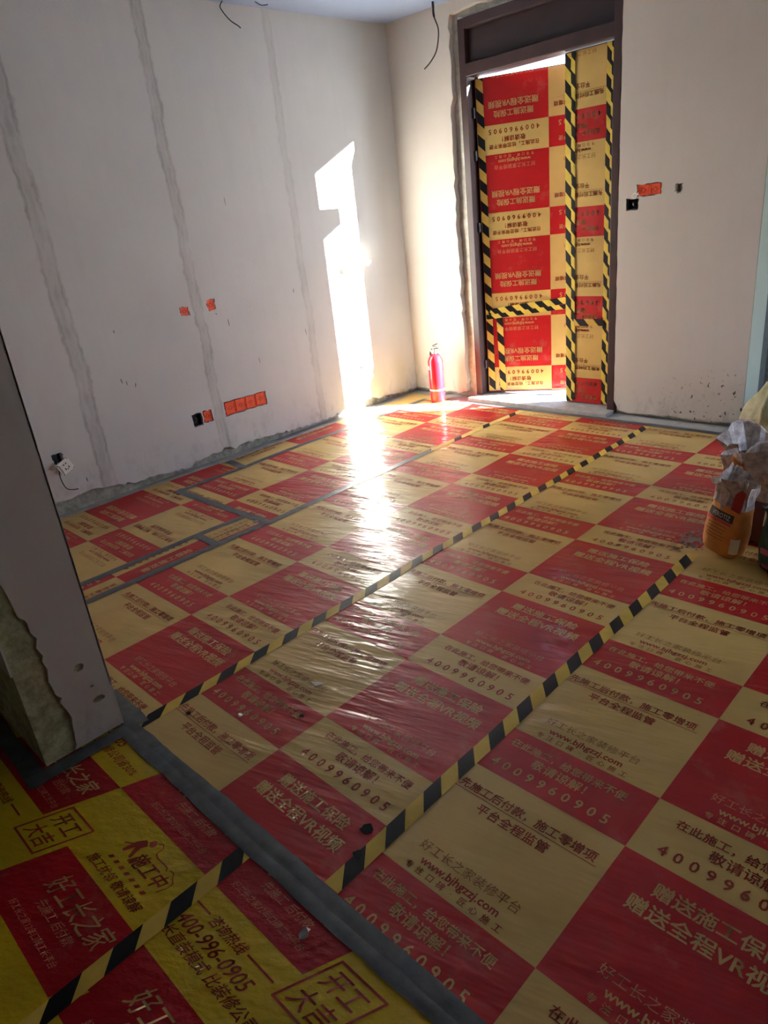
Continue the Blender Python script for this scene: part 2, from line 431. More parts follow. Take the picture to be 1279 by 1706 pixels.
# partition ending in the worn pier at the left of the view
PX = -2.085
pt = struct(MB().box((XL-0.3, 0.37, -0.1), (PX-0.012, 0.625, ZC)).build('wall_partition', m_conc_y))
r = random.Random(31)
left_edge = []
z = 0.012
while z < ZC:
    yy = 0.452 + 0.022*math.sin(z*6.0+0.6) + 0.010*math.sin(z*17) + r.uniform(-0.007, 0.007)
    if 0.5 < z: yy -= 0.02*min(1, (z-0.5)*2)
    left_edge.append((yy, z)); z += r.uniform(0.012, 0.035)
def oval(cy, cz, ry, rz_, seed, n=16):
    q = random.Random(seed); return [(cy+ry*math.cos(6.2832*i/n)*q.uniform(.85, 1.1), cz+rz_*math.sin(6.2832*i/n)*q.uniform(.85, 1.1)) for i in range(n)]
dents = [oval(0.550, 0.284, 0.017, 0.014, 41), oval(0.578, 0.144, 0.021, 0.013, 42), oval(0.57, 0.20, 0.007, 0.004, 43)]
right_edge = []
z = ZC
while z > 0.012:
    right_edge.append((0.630 - (r.uniform(0.0, 0.006) if z < 0.25 else r.uniform(0, 0.0015)), z)); z -= r.uniform(0.02, 0.05)
panel_with_holes('plaster_skin', left_edge + [(left_edge[-1][0], ZC), (0.63, ZC)] + right_edge + [(0.625, 0.012)], dents,
                 lambda a, b, d: (PX-d, a, b), 0.011, m_pillar, pt)
MB().box((XL, 0.625, 0.0), (PX, 0.631, ZC)).build('plaster_skin', m_pillar, pt)
MB().box((XL, 0.364, 0.35), (PX-0.012, 0.37, ZC)).build('plaster_skin', m_pillar, pt)

# outdoors: paving in front of the door, and an unseen wall added to keep the sun off the window
slab('ground_outside', (-30, 5.35, -0.2), (40, 60, -0.04), m_out)
slab('ground_step', (-4.7, YB+0.23, -0.2), (XE-0.25, 5.35, -0.03), m_out)
slab('ground_side', (1.4, -30, -0.2), (40, 5.35, -0.04), m_soil)
slab('sun_block_wall', (1.36, 5.27, -0.1), (5.4, 5.5, 4.5), m_wall)

# ------------------------------------------------------------------ printed sheets
def hgt(x, y):
    return 0.0014*np.sin(2.1*x+5.3*y+0.6)+0.0011*np.sin(-3.7*x+7.9*y+2.0)+0.0008*np.sin(1.3*x+14.0*y)+0.0025
_tc = {}
def tmpl(body, bold=0.0):
    k = (body, bold)
    if k in _tc: return _tc[k]
    c = bpy.data.curves.new('t', 'FONT'); c.body = body; c.resolution_u = 2; c.size = 1.0
    o = bpy.data.objects.new('t', c); COL.objects.link(o)
    bpy.context.view_layer.update()
    dg = bpy.context.evaluated_depsgraph_get()
    me = bpy.data.meshes.new_from_object(o.evaluated_get(dg))
    me.calc_loop_triangles()
    V = np.zeros(len(me.vertices)*3, np.float32); me.vertices.foreach_get('co', V)
    T = np.zeros(len(me.loop_triangles)*3, np.int32); me.loop_triangles.foreach_get('vertices', T)
    bpy.data.objects.remove(o); bpy.data.curves.remove(c); bpy.data.meshes.remove(me)
    V = V.reshape(-1, 3)[:, :2].astype(float); T = T.reshape(-1, 3)
    if bold > 0:                                    # heavier strokes: three overlaid, slightly shifted impressions
        n = len(V)
        V = np.concatenate([V+np.array(d)*bold for d in ((-1, -0.6), (1, -0.6), (0, 1.1))])
        T = np.concatenate([T, T+n, T+2*n])
    _tc[k] = (V, T); return _tc[k]
class Ink:
    """flat marks gathered in sheet coordinates, clipped to the sheet and laid on it"""
    def __init__(self): self.V = []; self.T = []; self.n = 0
    def put(self, V, T):
        self.V.append(V); self.T.append(T+self.n); self.n += len(V)
    def text(self, body, u0, u1, v, bold=0.0, hs=1.0, shear=0.0):
        V, T = tmpl(body, bold)
        if not len(T): return
        a, b = V.min(0), V.max(0); s = (u1-u0)/(b[0]-a[0])
        P = np.empty_like(V)
        P[:, 0] = u0+(V[:, 0]-a[0])*s
        P[:, 1] = v+(V[:, 1]-0.36)*s*hs           # 0.36 em = middle of the glyph body
        if shear: P[:, 0] += shear*(P[:, 1]-v)
        self.put(P, T)
    def spaced(self, body, u0, u1, v, size, bold=0.0):
        n = len(body)
        for i, ch in enumerate(body):
            if ch == ' ': continue
            V, T = tmpl(ch, bold); a, b = V.min(0), V.max(0)
            c = u0+(u1-u0)*i/(n-1)
            P = V*size; P = P + np.array([c-(a[0]+b[0])/2*size, v-0.36*size]); self.put(P, T)
    def line(self, pts, wd):
        pts = [np.array(p, float) for p in pts]
        for p, q in zip(pts, pts[1:]):
            d = (q-p)/np.linalg.norm(q-p); nn = np.array([-d[1], d[0]])*wd/2
            self.put(np.array([p-nn-d*wd*.4, q-nn+d*wd*.4, q+nn+d*wd*.4, p+nn-d*wd*.4]), np.array([[0,1,2],[0,2,3]]))
    def poly(self, pts):
        t = tessellate_polygon([[Vector((p[0], p[1], 0)) for p in pts]])
        self.put(np.array(pts, float), np.array([tuple(x) for x in t]))
    def build(self, name, mat, parent, mp, rects, off):
        if not self.V: return
        V = np.concatenate(self.V); T = np.concatenate(self.T)
        c = V[T].mean(1); ok = np.zeros(len(T), bool)
        for (u0, u1, v0, v1) in rects:
            ok |= (c[:,0] > u0) & (c[:,0] < u1) & (c[:,1] > v0) & (c[:,1] < v1)
        T = T[ok]
        if not len(T): return
        us, inv = np.unique(T, return_inverse=True)
        V = V[us]; T = inv.reshape(-1, 3)
        V3 = mp(V[:,0], V[:,1], off)
        # keep faces pointing out of the sheet
        nrm = mp(np.array([0.0]), np.array([0.0]), 1.0)[0]-mp(np.array([0.0]), np.array([0.0]), 0.0)[0]
        a = np.cross(V3[T[:,1]]-V3[T[:,0]], V3[T[:,2]]-V3[T[:,0]])@nrm
        T[a < 0] = T[a < 0][:, ::-1]
        o = np_mesh(name, V3, T, mat, parent)
        if name != 'red_print': o['kind'] = 'stuff'
        return o
def grid_uv(rects, step):
    V = []; T = []; n = 0
    for (u0, u1, v0, v1) in rects:
        if u1-u0 < 1e-5 or v1-v0 < 1e-5: continue
        nu = max(1, int((u1-u0)/step)); nv = max(1, int((v1-v0)/step))
        U, W = np.meshgrid(np.linspace(u0, u1, nu+1), np.linspace(v0, v1, nv+1))
        V.append(np.stack([U.ravel(), W.ravel()], 1))
        i = np.arange(nu*nv); a = (i//nu)*(nu+1)+(i % nu)+n
        T.append(np.concatenate([np.stack([a, a+1, a+nu+2], 1), np.stack([a, a+nu+2, a+nu+1], 1)])); n += (nu+1)*(nv+1)
    return np.concatenate(V), np.concatenate(T)
def lay(name, rects, mp, off, mat, parent, step=0.07):
    if not rects: return
    V, T = grid_uv(rects, step); V3 = mp(V[:,0], V[:,1], off)
    nrm = mp(np.array([0.0]), np.array([0.0]), 1.0)[0]-mp(np.array([0.0]), np.array([0.0]), 0.0)[0]
    a = np.cross(V3[T[0,1]]-V3[T[0,0]], V3[T[0,2]]-V3[T[0,0]])@nrm
    if a < 0: T = T[:, ::-1]
    return np_mesh(name, V3, T, mat, parent, True)
def clip(r, R):
    return (max(r[0], R[0]), min(r[1], R[1]), max(r[2], R[2]), min(r[3], R[3]))
PH, LG = 0.1935, 0.3983
PER = PH+LG
HW = 0.52
def phone_print(ink, cl, v0):
    ink.text('在此施工，给您带来不便', cl+0.068, cl+0.432, v0+0.142, 0.016)
    ink.text('敬请谅解！', cl+0.165, cl+0.335, v0+0.098, 0.016)
    ink.spaced('4009960905', cl+0.075, cl+0.422, v0+0.045, 0.046, 0.016)
def foot_print(ink, thin, cl, v0):
    thin.text('好工长之家装修平台', cl+0.100, cl+0.400, v0+0.089, -0.010)
    ink.text('www.bjhgzzj.com', cl+0.132, cl+0.368, v0+0.052, 0.022)
    ink.spaced('专注口碑·匠心施工', cl+0.118, cl+0.385, v0+0.020, 0.023, 0.010)
def print_sheet(name, label, rects, a0, mp, parent_loc=None, group=None, cat='protective sheet', step=0.07, ground=True):
    """the red and tan two-column design; rects are in sheet coordinates (u across, v along)"""
    root = lay(name, rects, mp, 0.0, m_tan, None, step)
    tag(root, label, cat, group)
    reds = []; gold = Ink(); red = Ink(); pale = Ink(); brown = Ink()
    vmin = min(r[2] for r in rects); vmax = max(r[3] for r in rects)
    k = int(math.floor((vmin-a0)/PER))-1
    while a0+k*PER < vmax:
        v = a0+k*PER
        cells = [(-HW, 0, v, v+PH), (0, HW, v+PH, v+PER)]
        for c in cells:
            for R in rects:
                q = clip(c, R)
                if q[1]-q[0] > 0.002 and q[3]-q[2] > 0.002: reds.append(q)
        phone_print(gold, -0.5, v); phone_print(red, 0.0, v)
        vl = v+PH
        gold.text('赠送施工保险', 0.105, 0.392, vl+0.330, 0.022)
        gold.text('赠送全程VR视频', 0.070, 0.428, vl+0.268, 0.022)
        foot_print(gold, pale, 0.0, vl)
        red.text('先施工后付款，施工零增项', -0.455, -0.035, vl+0.321, 0.016)
        red.line([(-0.462, vl+0.298), (-0.026, vl+0.298)], 0.0022)
        red.text('平台全程监管', -0.358, -0.140, vl+0.268, 0.016)
        foot_print(red, brown, -0.5, vl)
        k += 1
    for q in reds: lay('red_print', [q], mp, 0.0004, m_red, root, step)
    gold.build('lettering', m_ink_gold, root, mp, rects, 0.0009)
    red.build('lettering', m_ink_red, root, mp, rects, 0.0009)
    pale.build('fine_lettering', m_ink_pale, root, mp, rects, 0.0009)
    brown.build('fine_lettering', m_ink_brown, root, mp, rects, 0.0009)
    return root
def floor_map(cx, cy=0.0, rot=0):
    def mp(u, v, off):
        if rot == 0: x, y = cx+u, cy+v
        elif rot == 180: x, y = cx-u, cy-v
        else: x, y = cx-v, cy+u                    # 90: print reads along +Y
        return np.stack([x, y, 0.001+hgt(x, y)+off], 1)
    return mp
G1 = 'red and tan printed protection sheets on the floor'
T0X, T1X, T2X, T3X, T5X = -4.015, -3.058, -2.037, -1.053, -0.058
YS, YE = 0.625, 4.43
print_sheet('protective_sheet', 'red and tan printed sheet under the bright wall reflection, next to the left wall strips',
            [(T0X+3.532, T1X+3.532, 1.965, YE)], 2.0758, floor_map(-3.532), group=G1)
print_sheet('protective_sheet', 'red and tan printed sheet between the grey seam and the hazard tape at the pier',
            [(T1X+2.534, T2X+2.534, YS, YE)], 0.5736, floor_map(-2.534), group=G1)
print_sheet('protective_sheet', 'red and tan printed sheet between the two long hazard tapes mid floor',
            [(T2X+1.5525, T3X+1.5525, YS, YE)], 0.8883, floor_map(-1.5525), group=G1)
print_sheet('protective_sheet', 'red and tan printed sheet right of the hazard tapes, under the bags',
            [(T3X+0.572, T5X+0.572, YS, YE)], 0.6275, floor_map(-0.572), group=G1)
print_sheet('protective_sheet', 'red and tan printed sheet at the far right, mostly outside the view',
            [(T5X-0.43, XR-0.43-0.01, YS, YE)], 0.80, floor_map(0.43), group=G1)
# piece laid the other way round at the left wall (text upside down)
print_sheet('protective_sheet', 'upside-down red and tan sheet piece by the hanging socket, left wall',
            [(-(-3.285)-3.777, 4.272-3.777, -1.965, -0.632), (4.015-3.777, 4.262-3.777, -2.47, -1.965)], -1.4425,
            floor_map(-3.777, 0.0, 180), group=G1)
print_sheet('protective_sheet', 'narrow red and tan sheet strip with sideways text between two grey tapes',
            [(0.632-1.137, 1.640-1.137, 3.065, 3.275)], 3.20, floor_map(0.0, 1.137, 90), group=G1)
print_sheet('protective_sheet', 'short tan and red sheet offcut beside the torn tape knot',
            [(1.645-2.03, 1.955-2.03, 3.065, 3.275)], 3.102-PH, floor_map(0.0, 2.03, 90), group=G1)
print_sheet('protective_sheet', 'thin sheet strip with sideways text along the left wall base',
            [(2.50-3.01, 4.40-3.01, 4.015, 4.235)], 4.02-0.12-PH+0.0, floor_map(0.0, 3.01, 90), group=G1)
print_sheet('protective_sheet', 'small yellow-looking sheet piece in the corner left of the extinguisher',
            [(-0.02-0.42, 0.12-0.12, 0.02, 0.16)], -0.3, floor_map(-3.82, 4.36), group=G1)

# near room: the yellower sheets with the slanted print
SH = 0.43
G2 = 'yellow printed protection sheets in the near room'
def near_map(u, v, off):
    return np.stack([u, v, 0.0012+hgt(u, v)+off], 1)
def near_sheet(label, rect, red_cells, marks):
    root = lay('protective_sheet', [rect], near_map, 0.0, m_yel, None)
    tag(root, label, 'protective sheet', G2)
    for (a, b, y0, y1) in red_cells:                # a, b at y = 0.3, sides lean by SH
        n = 12; cells = Ink()
        ys = np.linspace(y0, y1, 4); xs = np.linspace(0, 1, n+1)
        V = np.array([(a+(b-a)*t+SH*(yy-0.3), yy) for yy in ys for t in xs])
        i = np.arange(3*n); q = (i//n)*(n+1)+(i % n)
        cells.put(V, np.concatenate([np.stack([q, q+1, q+n+2], 1), np.stack([q, q+n+2, q+n+1], 1)]))
        cells.build('red_print', m_red2, root, near_map, [rect], 0.0004)
    gold = Ink(); red = Ink(); pale = Ink()
    marks(gold, red, pale)
    gold.build('lettering', m_ink_gold, root, near_map, [rect], 0.0009)
    red.build('lettering', m_ink_red, root, near_map, [rect], 0.0009)
    pale.build('fine_lettering', m_ink_pale, root, near_map, [rect], 0.0009)
def brand(gold, pale, xl, yb):
    """the red cell: large name, slogan, small line; xl is the cell's left side at its lower edge"""
    gold.text('好工长之家', xl+0.172, xl+0.455, yb+0.137, 0.006, 1.25, SH)
    pale.text('先施工 后付款', xl+0.205, xl+0.385, yb+0.084, 0.0, 1.0, SH)
    pale.text('好工长之家12年口碑工长平台', xl+0.140, xl+0.412, yb+0.036, -0.004, 1.05, SH)
def stamp(red, xl, yb):
    q = lambda a, b: (xl+a+SH*b, yb+b)
    red.line([q(0,0), q(0.138,0), q(0.138,0.146), q(0,0.146), q(0,0)], 0.006)
    red.text('开工', xl+0.018+SH*0.105, xl+0.120+SH*0.105, yb+0.105, 0.012, 1.1, SH)
    red.text('大吉', xl+0.018+SH*0.038, xl+0.120+SH*0.038, yb+0.038, 0.012, 1.1, SH)
def works(red, xl, yb):
    """construction-work sign: roof line, digging figure, kerb bars, two lines of text"""
    red.text('施工中', xl+0.105, xl+0.245, yb+0.110, 0.018, 1.05, SH)
    red.text('施工扰邻 敬请谅解', xl+0.0, xl+0.262, yb+0.034, 0.014, 1.0, SH)
    for i in range(7):
        x = xl+0.040+i*0.029
        red.poly([(x, yb+0.062), (x+0.013, yb+0.062), (x+0.020, yb+0.073), (x+0.007, yb+0.073)])
    c = (xl+0.070, yb+0.118)
    red.poly([(c[0]-0.020, c[1]-0.020), (c[0]-0.010, c[1]-0.022), (c[0]+0.004, c[1]+0.006), (c[0]+0.018, c[1]-0.022), (c[0]+0.027, c[1]-0.020),
              (c[0]+0.020, c[1]+0.014), (c[0]+0.030, c[1]+0.030), (c[0]+0.010, c[1]+0.040), (c[0]-0.010, c[1]+0.018)])
    red.poly([(c[0]+0.036+0.011*math.cos(t), c[1]+0.044+0.011*math.sin(t)) for t in np.linspace(0, 6.28, 13)[:-1]])
    red.line([(c[0]-0.034, c[1]-0.004), (c[0]+0.012, c[1]+0.022)], 0.004)
    red.poly([(c[0]+0.028, c[1]-0.026), (c[0]+0.046, c[1]-0.026), (c[0]+0.050, c[1]-0.012), (c[0]+0.038, c[1]-0.006)])
    red.line([(xl+0.118, yb+0.172), (xl+0.130, yb+0.180), (xl+0.142, yb+0.172), (xl+0.142, yb+0.152), (xl+0.158, yb+0.146),
              (xl+0.205, yb+0.148), (xl+0.213, yb+0.140)], 0.003)
    red.line([(xl+0.222, yb+0.148), (xl+0.236, yb+0.150), (xl+0.246, yb+0.140), (xl+0.262, yb+0.132), (xl+0.262, yb+0.116), (xl+0.250, yb+0.092)], 0.003)
def hotline(red, xl, yb):
    red.line([(xl-0.003, yb+0.147), (xl+0.053, yb+0.147)], 0.005)
    red.text('咨询热线', xl+0.070, xl+0.200, yb+0.145, 0.016, 1.0, SH)
    red.line([(xl+0.212, yb+0.147), (xl+0.305, yb+0.147)], 0.005)
    red.text('400-996-0905', xl+0.000, xl+0.275, yb+0.103, 0.012, 1.05, SH)
    red.text('工长直装模式 比装修公司省30%', xl-0.040, xl+0.452, yb+0.060, 0.012, 1.0, SH)
T4X = -1.312
def marksA(g, rd, pa):
    brand(g, pa, -1.717+SH*(0.081-0.3), 0.081)                 # R0
    brand(g, pa, -1.891+SH*(0.483-0.3), 0.483)                 # R2
    g.text('好工长之家', -2.155, -1.870, 0.417, 0.012, 1.05, SH)
    pa.text('先施工 后付款', -2.105, -1.925, 0.366, 0.0, 1.0, SH)
    pa.text('好工长之家12年口碑工长平台', -2.165, -1.896, 0.319, -0.004, 1.05, SH)
    stamp(rd, -1.916, 0.208); works(rd, -1.642, 0.282)
    rd.text('400-996-0905', -2.255, -1.978, 0.584, 0.012, 1.05, SH)
    rd.text('工长直装模式 比装修公司省30%', -2.315, -1.828, 0.538, 0.012, 1.0, SH)
    rd.line([(-2.02, 0.235), (-1.955, 0.235)], 0.005)
    rd.text('咨询热线', -2.16, -2.035, 0.232, 0.016, 1.0, SH)
def marksB(g, rd, pa):
    brand(g, pa, -1.478+SH*(0.483-0.3), 0.483)
    stamp(rd, -0.959, 0.413); hotline(rd, -1.285, 0.283)
    brand(g, pa, -1.268+SH*(0.081-0.3), 0.081)
near_sheet('yellow and red slanted-print sheet with a boxed stamp, left of the near hazard tape', (-2.60, T4X-0.001, -0.85, 0.615),
           [(-2.35, -1.891, 0.283, 0.483), (-1.891, -1.40, 0.483, 0.70), (-1.717, -1.15, 0.081, 0.283)], marksA)
near_sheet('yellow and red slanted-print sheet with a phone hotline, right of the near hazard tape', (T4X+0.001, -0.15, -0.85, 0.615),
           [(-1.55, -1.022, 0.483, 0.70), (-1.35, -0.80, 0.081, 0.283)], marksB)

# ------------------------------------------------------------------ tapes on the floor
def strip(name, path, wd, mat, label, off=0.0022, group=None, jit=0.0, cat='tape', step=0.05, fold=None, seed=0):
    """thin tape following the sheets; path = [(x,y),...]"""
    r = random.Random(seed); L = []
    for p, q in zip(path, path[1:]):
        n = max(1, int(math.dist(p, q)/step))
        L += [(p[0]+(q[0]-p[0])*i/n, p[1]+(q[1]-p[1])*i/n) for i in range(n)]
    L.append(path[-1]); V = []; Fc = []
    w1 = w2 = 0.0
    for i, p in enumerate(L):
        a = L[max(i-1, 0)]; b = L[min(i+1, len(L)-1)]; d = Vector((b[0]-a[0], b[1]-a[1])).normalized(); n = Vector((-d.y, d.x))
        w1 = w1*0.7+r.uniform(-jit, jit); w2 = w2*0.7+r.uniform(-jit, jit)
        for s in (-1, -0.34, 0.34, 1):
            x = p[0]+n.x*s*wd/2+n.x*(w1 if s < 0 else w2); y = p[1]+n.y*s*wd/2+n.y*(w1 if s < 0 else w2)
            z = 0.001+float(hgt(x, y))+off+(0.0006 if abs(s) < 0.5 else 0.0)
            if fold and abs(s) < 0.5: z += fold*max(0.0, math.sin(i*0.7+s*3)+r.uniform(-0.5, 0.4))
            V.append((x, y, z))
    for i in range(len(L)-1):
        for k in range(3):
            a = i*4+k; Fc.append((a, a+4, a+5, a+1))
    o = mesh_obj(name, V, Fc, mat, None, True)
    if o.data.polygons[0].normal.z < 0: o.data.flip_normals()
    return tag(o, label, cat, group)
GT = 'grey duct tape on the floor sheets'; GH = 'black and yellow hazard tape on the floor'
strip('hazard_tape', [(-2.035, 0.66), (-2.035, 4.41)], 0.05, hazard('hazard_pier', 'y', ('x', -2.035), 1.13, 1.018),
      'long black and yellow tape from the pier foot to the door wall', group=GH, jit=0.0006)
strip('hazard_tape', [(-1.054, 0.665), (-1.057, 1.7), (-1.052, 2.79)], 0.05, hazard('hazard_bags', 'y', ('x', -1.054), 1.13, 0.895),
      'black and yellow tape ending beside the orange bag', group=GH, jit=0.0006)
strip('hazard_tape', [(-1.300, -0.8), (-1.313, 0.60)], 0.05, hazard('hazard_near', 'y', ('x', -1.31), 0.95, 0.247, 0.150),
      'black and yellow tape on the yellow sheets in the near foreground', group=GH, jit=0.0006)
strip('hazard_tape', [(-3.052, 3.33), (-3.045, 4.42)], 0.05, hazard('hazard_door', 'y', ('x', -3.05), 1.13, 3.97, 0.33, (0.60, 0.42, 0.12), 0.24),
      'far black and yellow tape ending at the door threshold', group=GH, jit=0.0006)
strip('duct_tape', [(-3.072, 0.632), (-3.062, 1.6), (-3.052, 3.36)], 0.052, m_grey_tape, 'grey tape on the seam running into the bright reflection', group=GT, jit=0.0015, seed=1)
strip('duct_tape', [(T0X+0.005, 1.95), (T0X-0.005, 2.9), (T0X-0.005, 4.40)], 0.05, m_grey_tape, 'grey tape along the thin strip by the left wall', group=GT, jit=0.0015, seed=2)
strip('duct_tape', [(-4.03, 1.962), (-3.03, 1.975)], 0.055, m_grey_tape, 'grey tape crossing from the left wall strip to the torn knot', off=0.0030, group=GT, jit=0.002, seed=3)
strip('duct_tape', [(-3.285, 0.632), (-3.268, 1.3), (-3.262, 1.95)], 0.05, m_grey_tape, 'grey tape along the upside-down sheet edge', group=GT, jit=0.002, seed=4)
strip('duct_tape', [(-3.265, 1.640), (-3.06, 1.640)], 0.05, m_grey_tape, 'short grey tape patch joining the two grey tapes', off=0.0030, group=GT, jit=0.001, seed=5)
strip('duct_tape', [(-4.24, 2.50), (-4.00, 2.47)], 0.06, m_grey_tape, 'short dark grey tape at the left wall between red and tan strips', off=0.0030, group=GT, jit=0.002, seed=6)
strip('duct_tape', [(-2.06, 0.640), (-1.3, 0.645), (-0.5, 0.642), (0.9, 0.640)], 0.044, m_grey_tape, 'wide grey tape crossing the whole floor, far half of the double strip', off=0.0030, group=GT, jit=0.002, fold=0.0015, seed=7, step=0.03)
strip('duct_tape', [(-2.05, 0.612), (-1.3, 0.607), (-0.5, 0.606), (0.9, 0.605)], 0.036, m_grey_tape, 'wide grey tape crossing the whole floor, near half of the double strip', off=0.0040, group=GT, jit=0.002, fold=0.002, seed=8, step=0.03)
strip('duct_tape', [(-2.055, 0.30), (-2.055, 0.655)], 0.060, m_grey_tape, 'crumpled grey tape along the foot of the worn pier', off=0.0045, group=GT, jit=0.003, fold=0.004, seed=9, step=0.02)
strip('duct_tape', [(-2.50, 0.335), (-2.03, 0.325)], 0.06, m_grey_tape, 'dark grey tape under the shaded side of the pier', off=0.0040, group=GT, jit=0.003, fold=0.002, seed=10)
strip('duct_tape', [(-2.30, 0.665), (-2.03, 0.655)], 0.075, m_grey_tape, 'grey tape behind the pier corner by the hazard tape', off=0.0042, group=GT, jit=0.003, fold=0.003, seed=11)
strip('duct_tape', [(-2.35, 4.450), (-1.40, 4.450)], 0.055, m_grey_tape, 'grey tape along the wall right of the door', group=GT, jit=0.002, seed=12)
strip('duct_tape', [(-3.60, 4.450), (-2.35, 4.450)], 0.045, m_grey_tape, 'grey tape along the door threshold', group=GT, jit=0.002, seed=13)

# ------------------------------------------------------------------ the door
YD = 4.685                                          # inner face of the leaves
door = struct(empty('door_1', (-3.0, YD, 0)))
def dpart(name, mb, mat, parent=door, **k):
    o = mb.build(name, mat, None, **k); o.parent = parent
    o.matrix_parent_inverse = Matrix.Translation(-Vector(parent.location)) if parent.type == 'EMPTY' else parent.matrix_world.inverted()
    return o
FX0, FX1 = DX0+0.012, DX1-0.004
dpart('jamb', MB().box((FX0, 4.625, 0), (FX0+0.058, 4.76, 2.70)).box((FX0+0.058, 4.735, 0.02), (FX0+0.075, 4.76, 2.35)), m_brown, bevel=0.004)
dpart('jamb', MB().box((FX1-0.055, 4.612, 0), (FX1, 4.76, 2.70)), m_brown, bevel=0.004)
dpart('head_rail', MB().box((FX0+0.058, 4.615, 2.635), (FX1-0.055, 4.76, 2.70)), m_brown, bevel=0.004)
dpart('transom_rail', MB().box((FX0+0.058, 4.618, 2.343), (FX1-0.055, 4.76, 2.425)), m_brown, bevel=0.005)
dpart('transom_panel', MB().box((FX0+0.058, 4.665, 2.425), (FX1-0.055, 4.70, 2.635)), m_brown_l)
dpart('threshold', MB().box((FX0, 4.50, 0.0), (FX1, 4.78, 0.028)), m_sill, bevel=0.004)
RX0, RX1 = -2.812, FX1-0.060
rl = dpart('door_leaf', MB().box((RX0, YD, 0.035), (RX1, YD+0.048, 2.338)), m_brown)
notch_mb = MB()
notch_mb.add([(-2.790,YD+0.05,1.975),(-2.42,YD+0.05,1.975),(-2.42,YD+0.26,1.985),(-2.785,YD+0.26,1.985),
         (-2.790,YD+0.05,2.02),(-2.42,YD+0.05,2.24),(-2.42,YD+0.26,2.235),(-2.785,YD+0.26,2.105)],
        [(3,2,1,0),(4,5,6,7),(0,1,5,4),(1,2,6,5),(2,3,7,6),(3,0,4,7)])
dpart('notch_caster', notch_mb, m_dark_metal)  # unseen block added behind the leaf, shaped to cast the sun patch's notch
TH = math.radians(26.5); HX, HY, LW = -3.568, YD+0.004, 0.660
lu = Vector((math.cos(TH), math.sin(TH), 0)); ln = Vector((math.sin(TH), -math.cos(TH), 0))   # along leaf, out of its inner face
def leafp(s, z, o=0.0): return Vector((HX, HY, 0)) + lu*s + ln*o + Vector((0, 0, z))
def leaf_box(mb, s0, s1, z0, z1, o0, o1):
    v = [leafp(s, z, o) for z in (z0, z1) for (s, o) in ((s0, o0), (s1, o0), (s1, o1), (s0, o1))]
    mb.add(v, [(3,2,1,0),(4,5,6,7),(0,1,5,4),(1,2,6,5),(2,3,7,6),(3,0,4,7)])
ll = MB(); leaf_box(ll, 0.010, LW, 0.035, 2.330, -0.048, 0.0)
dpart('door_leaf', ll, m_brown)
for hz in (2.08, 1.80, 1.30, 0.24):
    h = MB(); h.lathe([(0.011, 0), (0.013, 0.004), (0.013, 0.066), (0.011, 0.07)], (HX-0.004, HY-0.006, hz), 12)
    dpart('hinge', h, m_dark_metal, smooth=False)
dpart('latch', MB().box((RX0-0.006, YD+0.012, 1.06), (RX0, YD+0.03, 1.10)), m_white_p)
# protective sheets taped over the leaves (print upside down)
def leaf_map(u, v, off):
    s = 0.530-u; z = -v
    P = np.stack([HX+lu.x*s+ln.x*(0.003+off), HY+lu.y*s+ln.y*(0.003+off), z], 1); return P
print_sheet('protective_sheet', 'upside-down red and tan printed sheet covering the door leaf standing ajar',
            [(0.530-LW+0.001, 0.530-0.014, -2.325, -0.045)], -2.020, leaf_map, group='printed sheets taped over the door leaves')
def rleaf_map(u, v, off):
    return np.stack([-2.99-u, np.full_like(u, YD-0.003)-off, -v], 1)
print_sheet('protective_sheet', 'upside-down mostly tan printed sheet covering the narrow closed door leaf',
            [(-2.99-RX1+0.001, -2.99-RX0-0.001, -2.332, -0.040)], -2.003, rleaf_map, group='printed sheets taped over the door leaves')
def vtape(mp, a, b, wd, mat, label, n=24, jit=0.001, seed=0, group='hazard tape on the door leaves'):
    """tape from a to b on a leaf, a and b as (along, height)"""
    r = random.Random(seed); V = []; Fc = []
    d = Vector((b[0]-a[0], b[1]-a[1])); nn = Vector((-d.y, d.x)).normalized()
    for i in range(n+1):
        t = i/n; j = r.uniform(-jit, jit)
        for s in (-1, 0, 1):
            V.append(mp(a[0]+d.x*t+nn.x*(s*wd/2+j), a[1]+d.y*t+nn.y*(s*wd/2+j), 0.0045+(0.0012 if s == 0 else 0)+r.uniform(0, 0.0008)))
    for i in range(n):
        for k in range(2):
            q = i*3+k; Fc.append((q, q+1, q+4, q+3))
    o = mesh_obj('hazard_tape', V, Fc, mat, None, True)
    return tag(o, label, 'tape', group)
lm = lambda s, z, o: leafp(s, z, 0.003+o)
rm = lambda x, z, o: Vector((x, YD-0.003-o, z))
YH = (0.66, 0.50, 0.08); YH2 = (0.62, 0.40, 0.08)
hz_l = hazard('hazard_leaf', 'z', ('x', -3.53), 1.05, 2.22, 0.150, YH2)
hz_r = hazard('hazard_closed_leaf', 'z', ('x', -2.79), 1.15, 2.28, 0.150, YH)
hz_r2 = hazard('hazard_closed_leaf_second', 'z', ('x', -2.75), 1.15, 2.33, 0.150, YH)
hz_e = hazard('hazard_leaf_edge', 'z', ('x', -2.49), 1.3, 2.25, 0.150, YH)
hz_e2 = hazard('hazard_leaf_edge_second', 'z', ('x', -2.46), 1.3, 2.32, 0.150, YH)
hz_h = hazard('hazard_cross', 'x', ('z', 0.70), 0.9, -3.36, 0.115, YH)
hz_h2 = hazard('hazard_cross_second', 'x', ('z', 0.66), 0.9, -3.30, 0.115, YH)
hz_h3 = hazard('hazard_cross_closed', 'x', ('z', 0.66), 0.9, -2.70, 0.150, YH2)
vtape(lm, (0.044, 2.325), (0.044, 0.05), 0.052, hz_l, 'vertical hazard tape down the hinge side of the ajar leaf', seed=1)
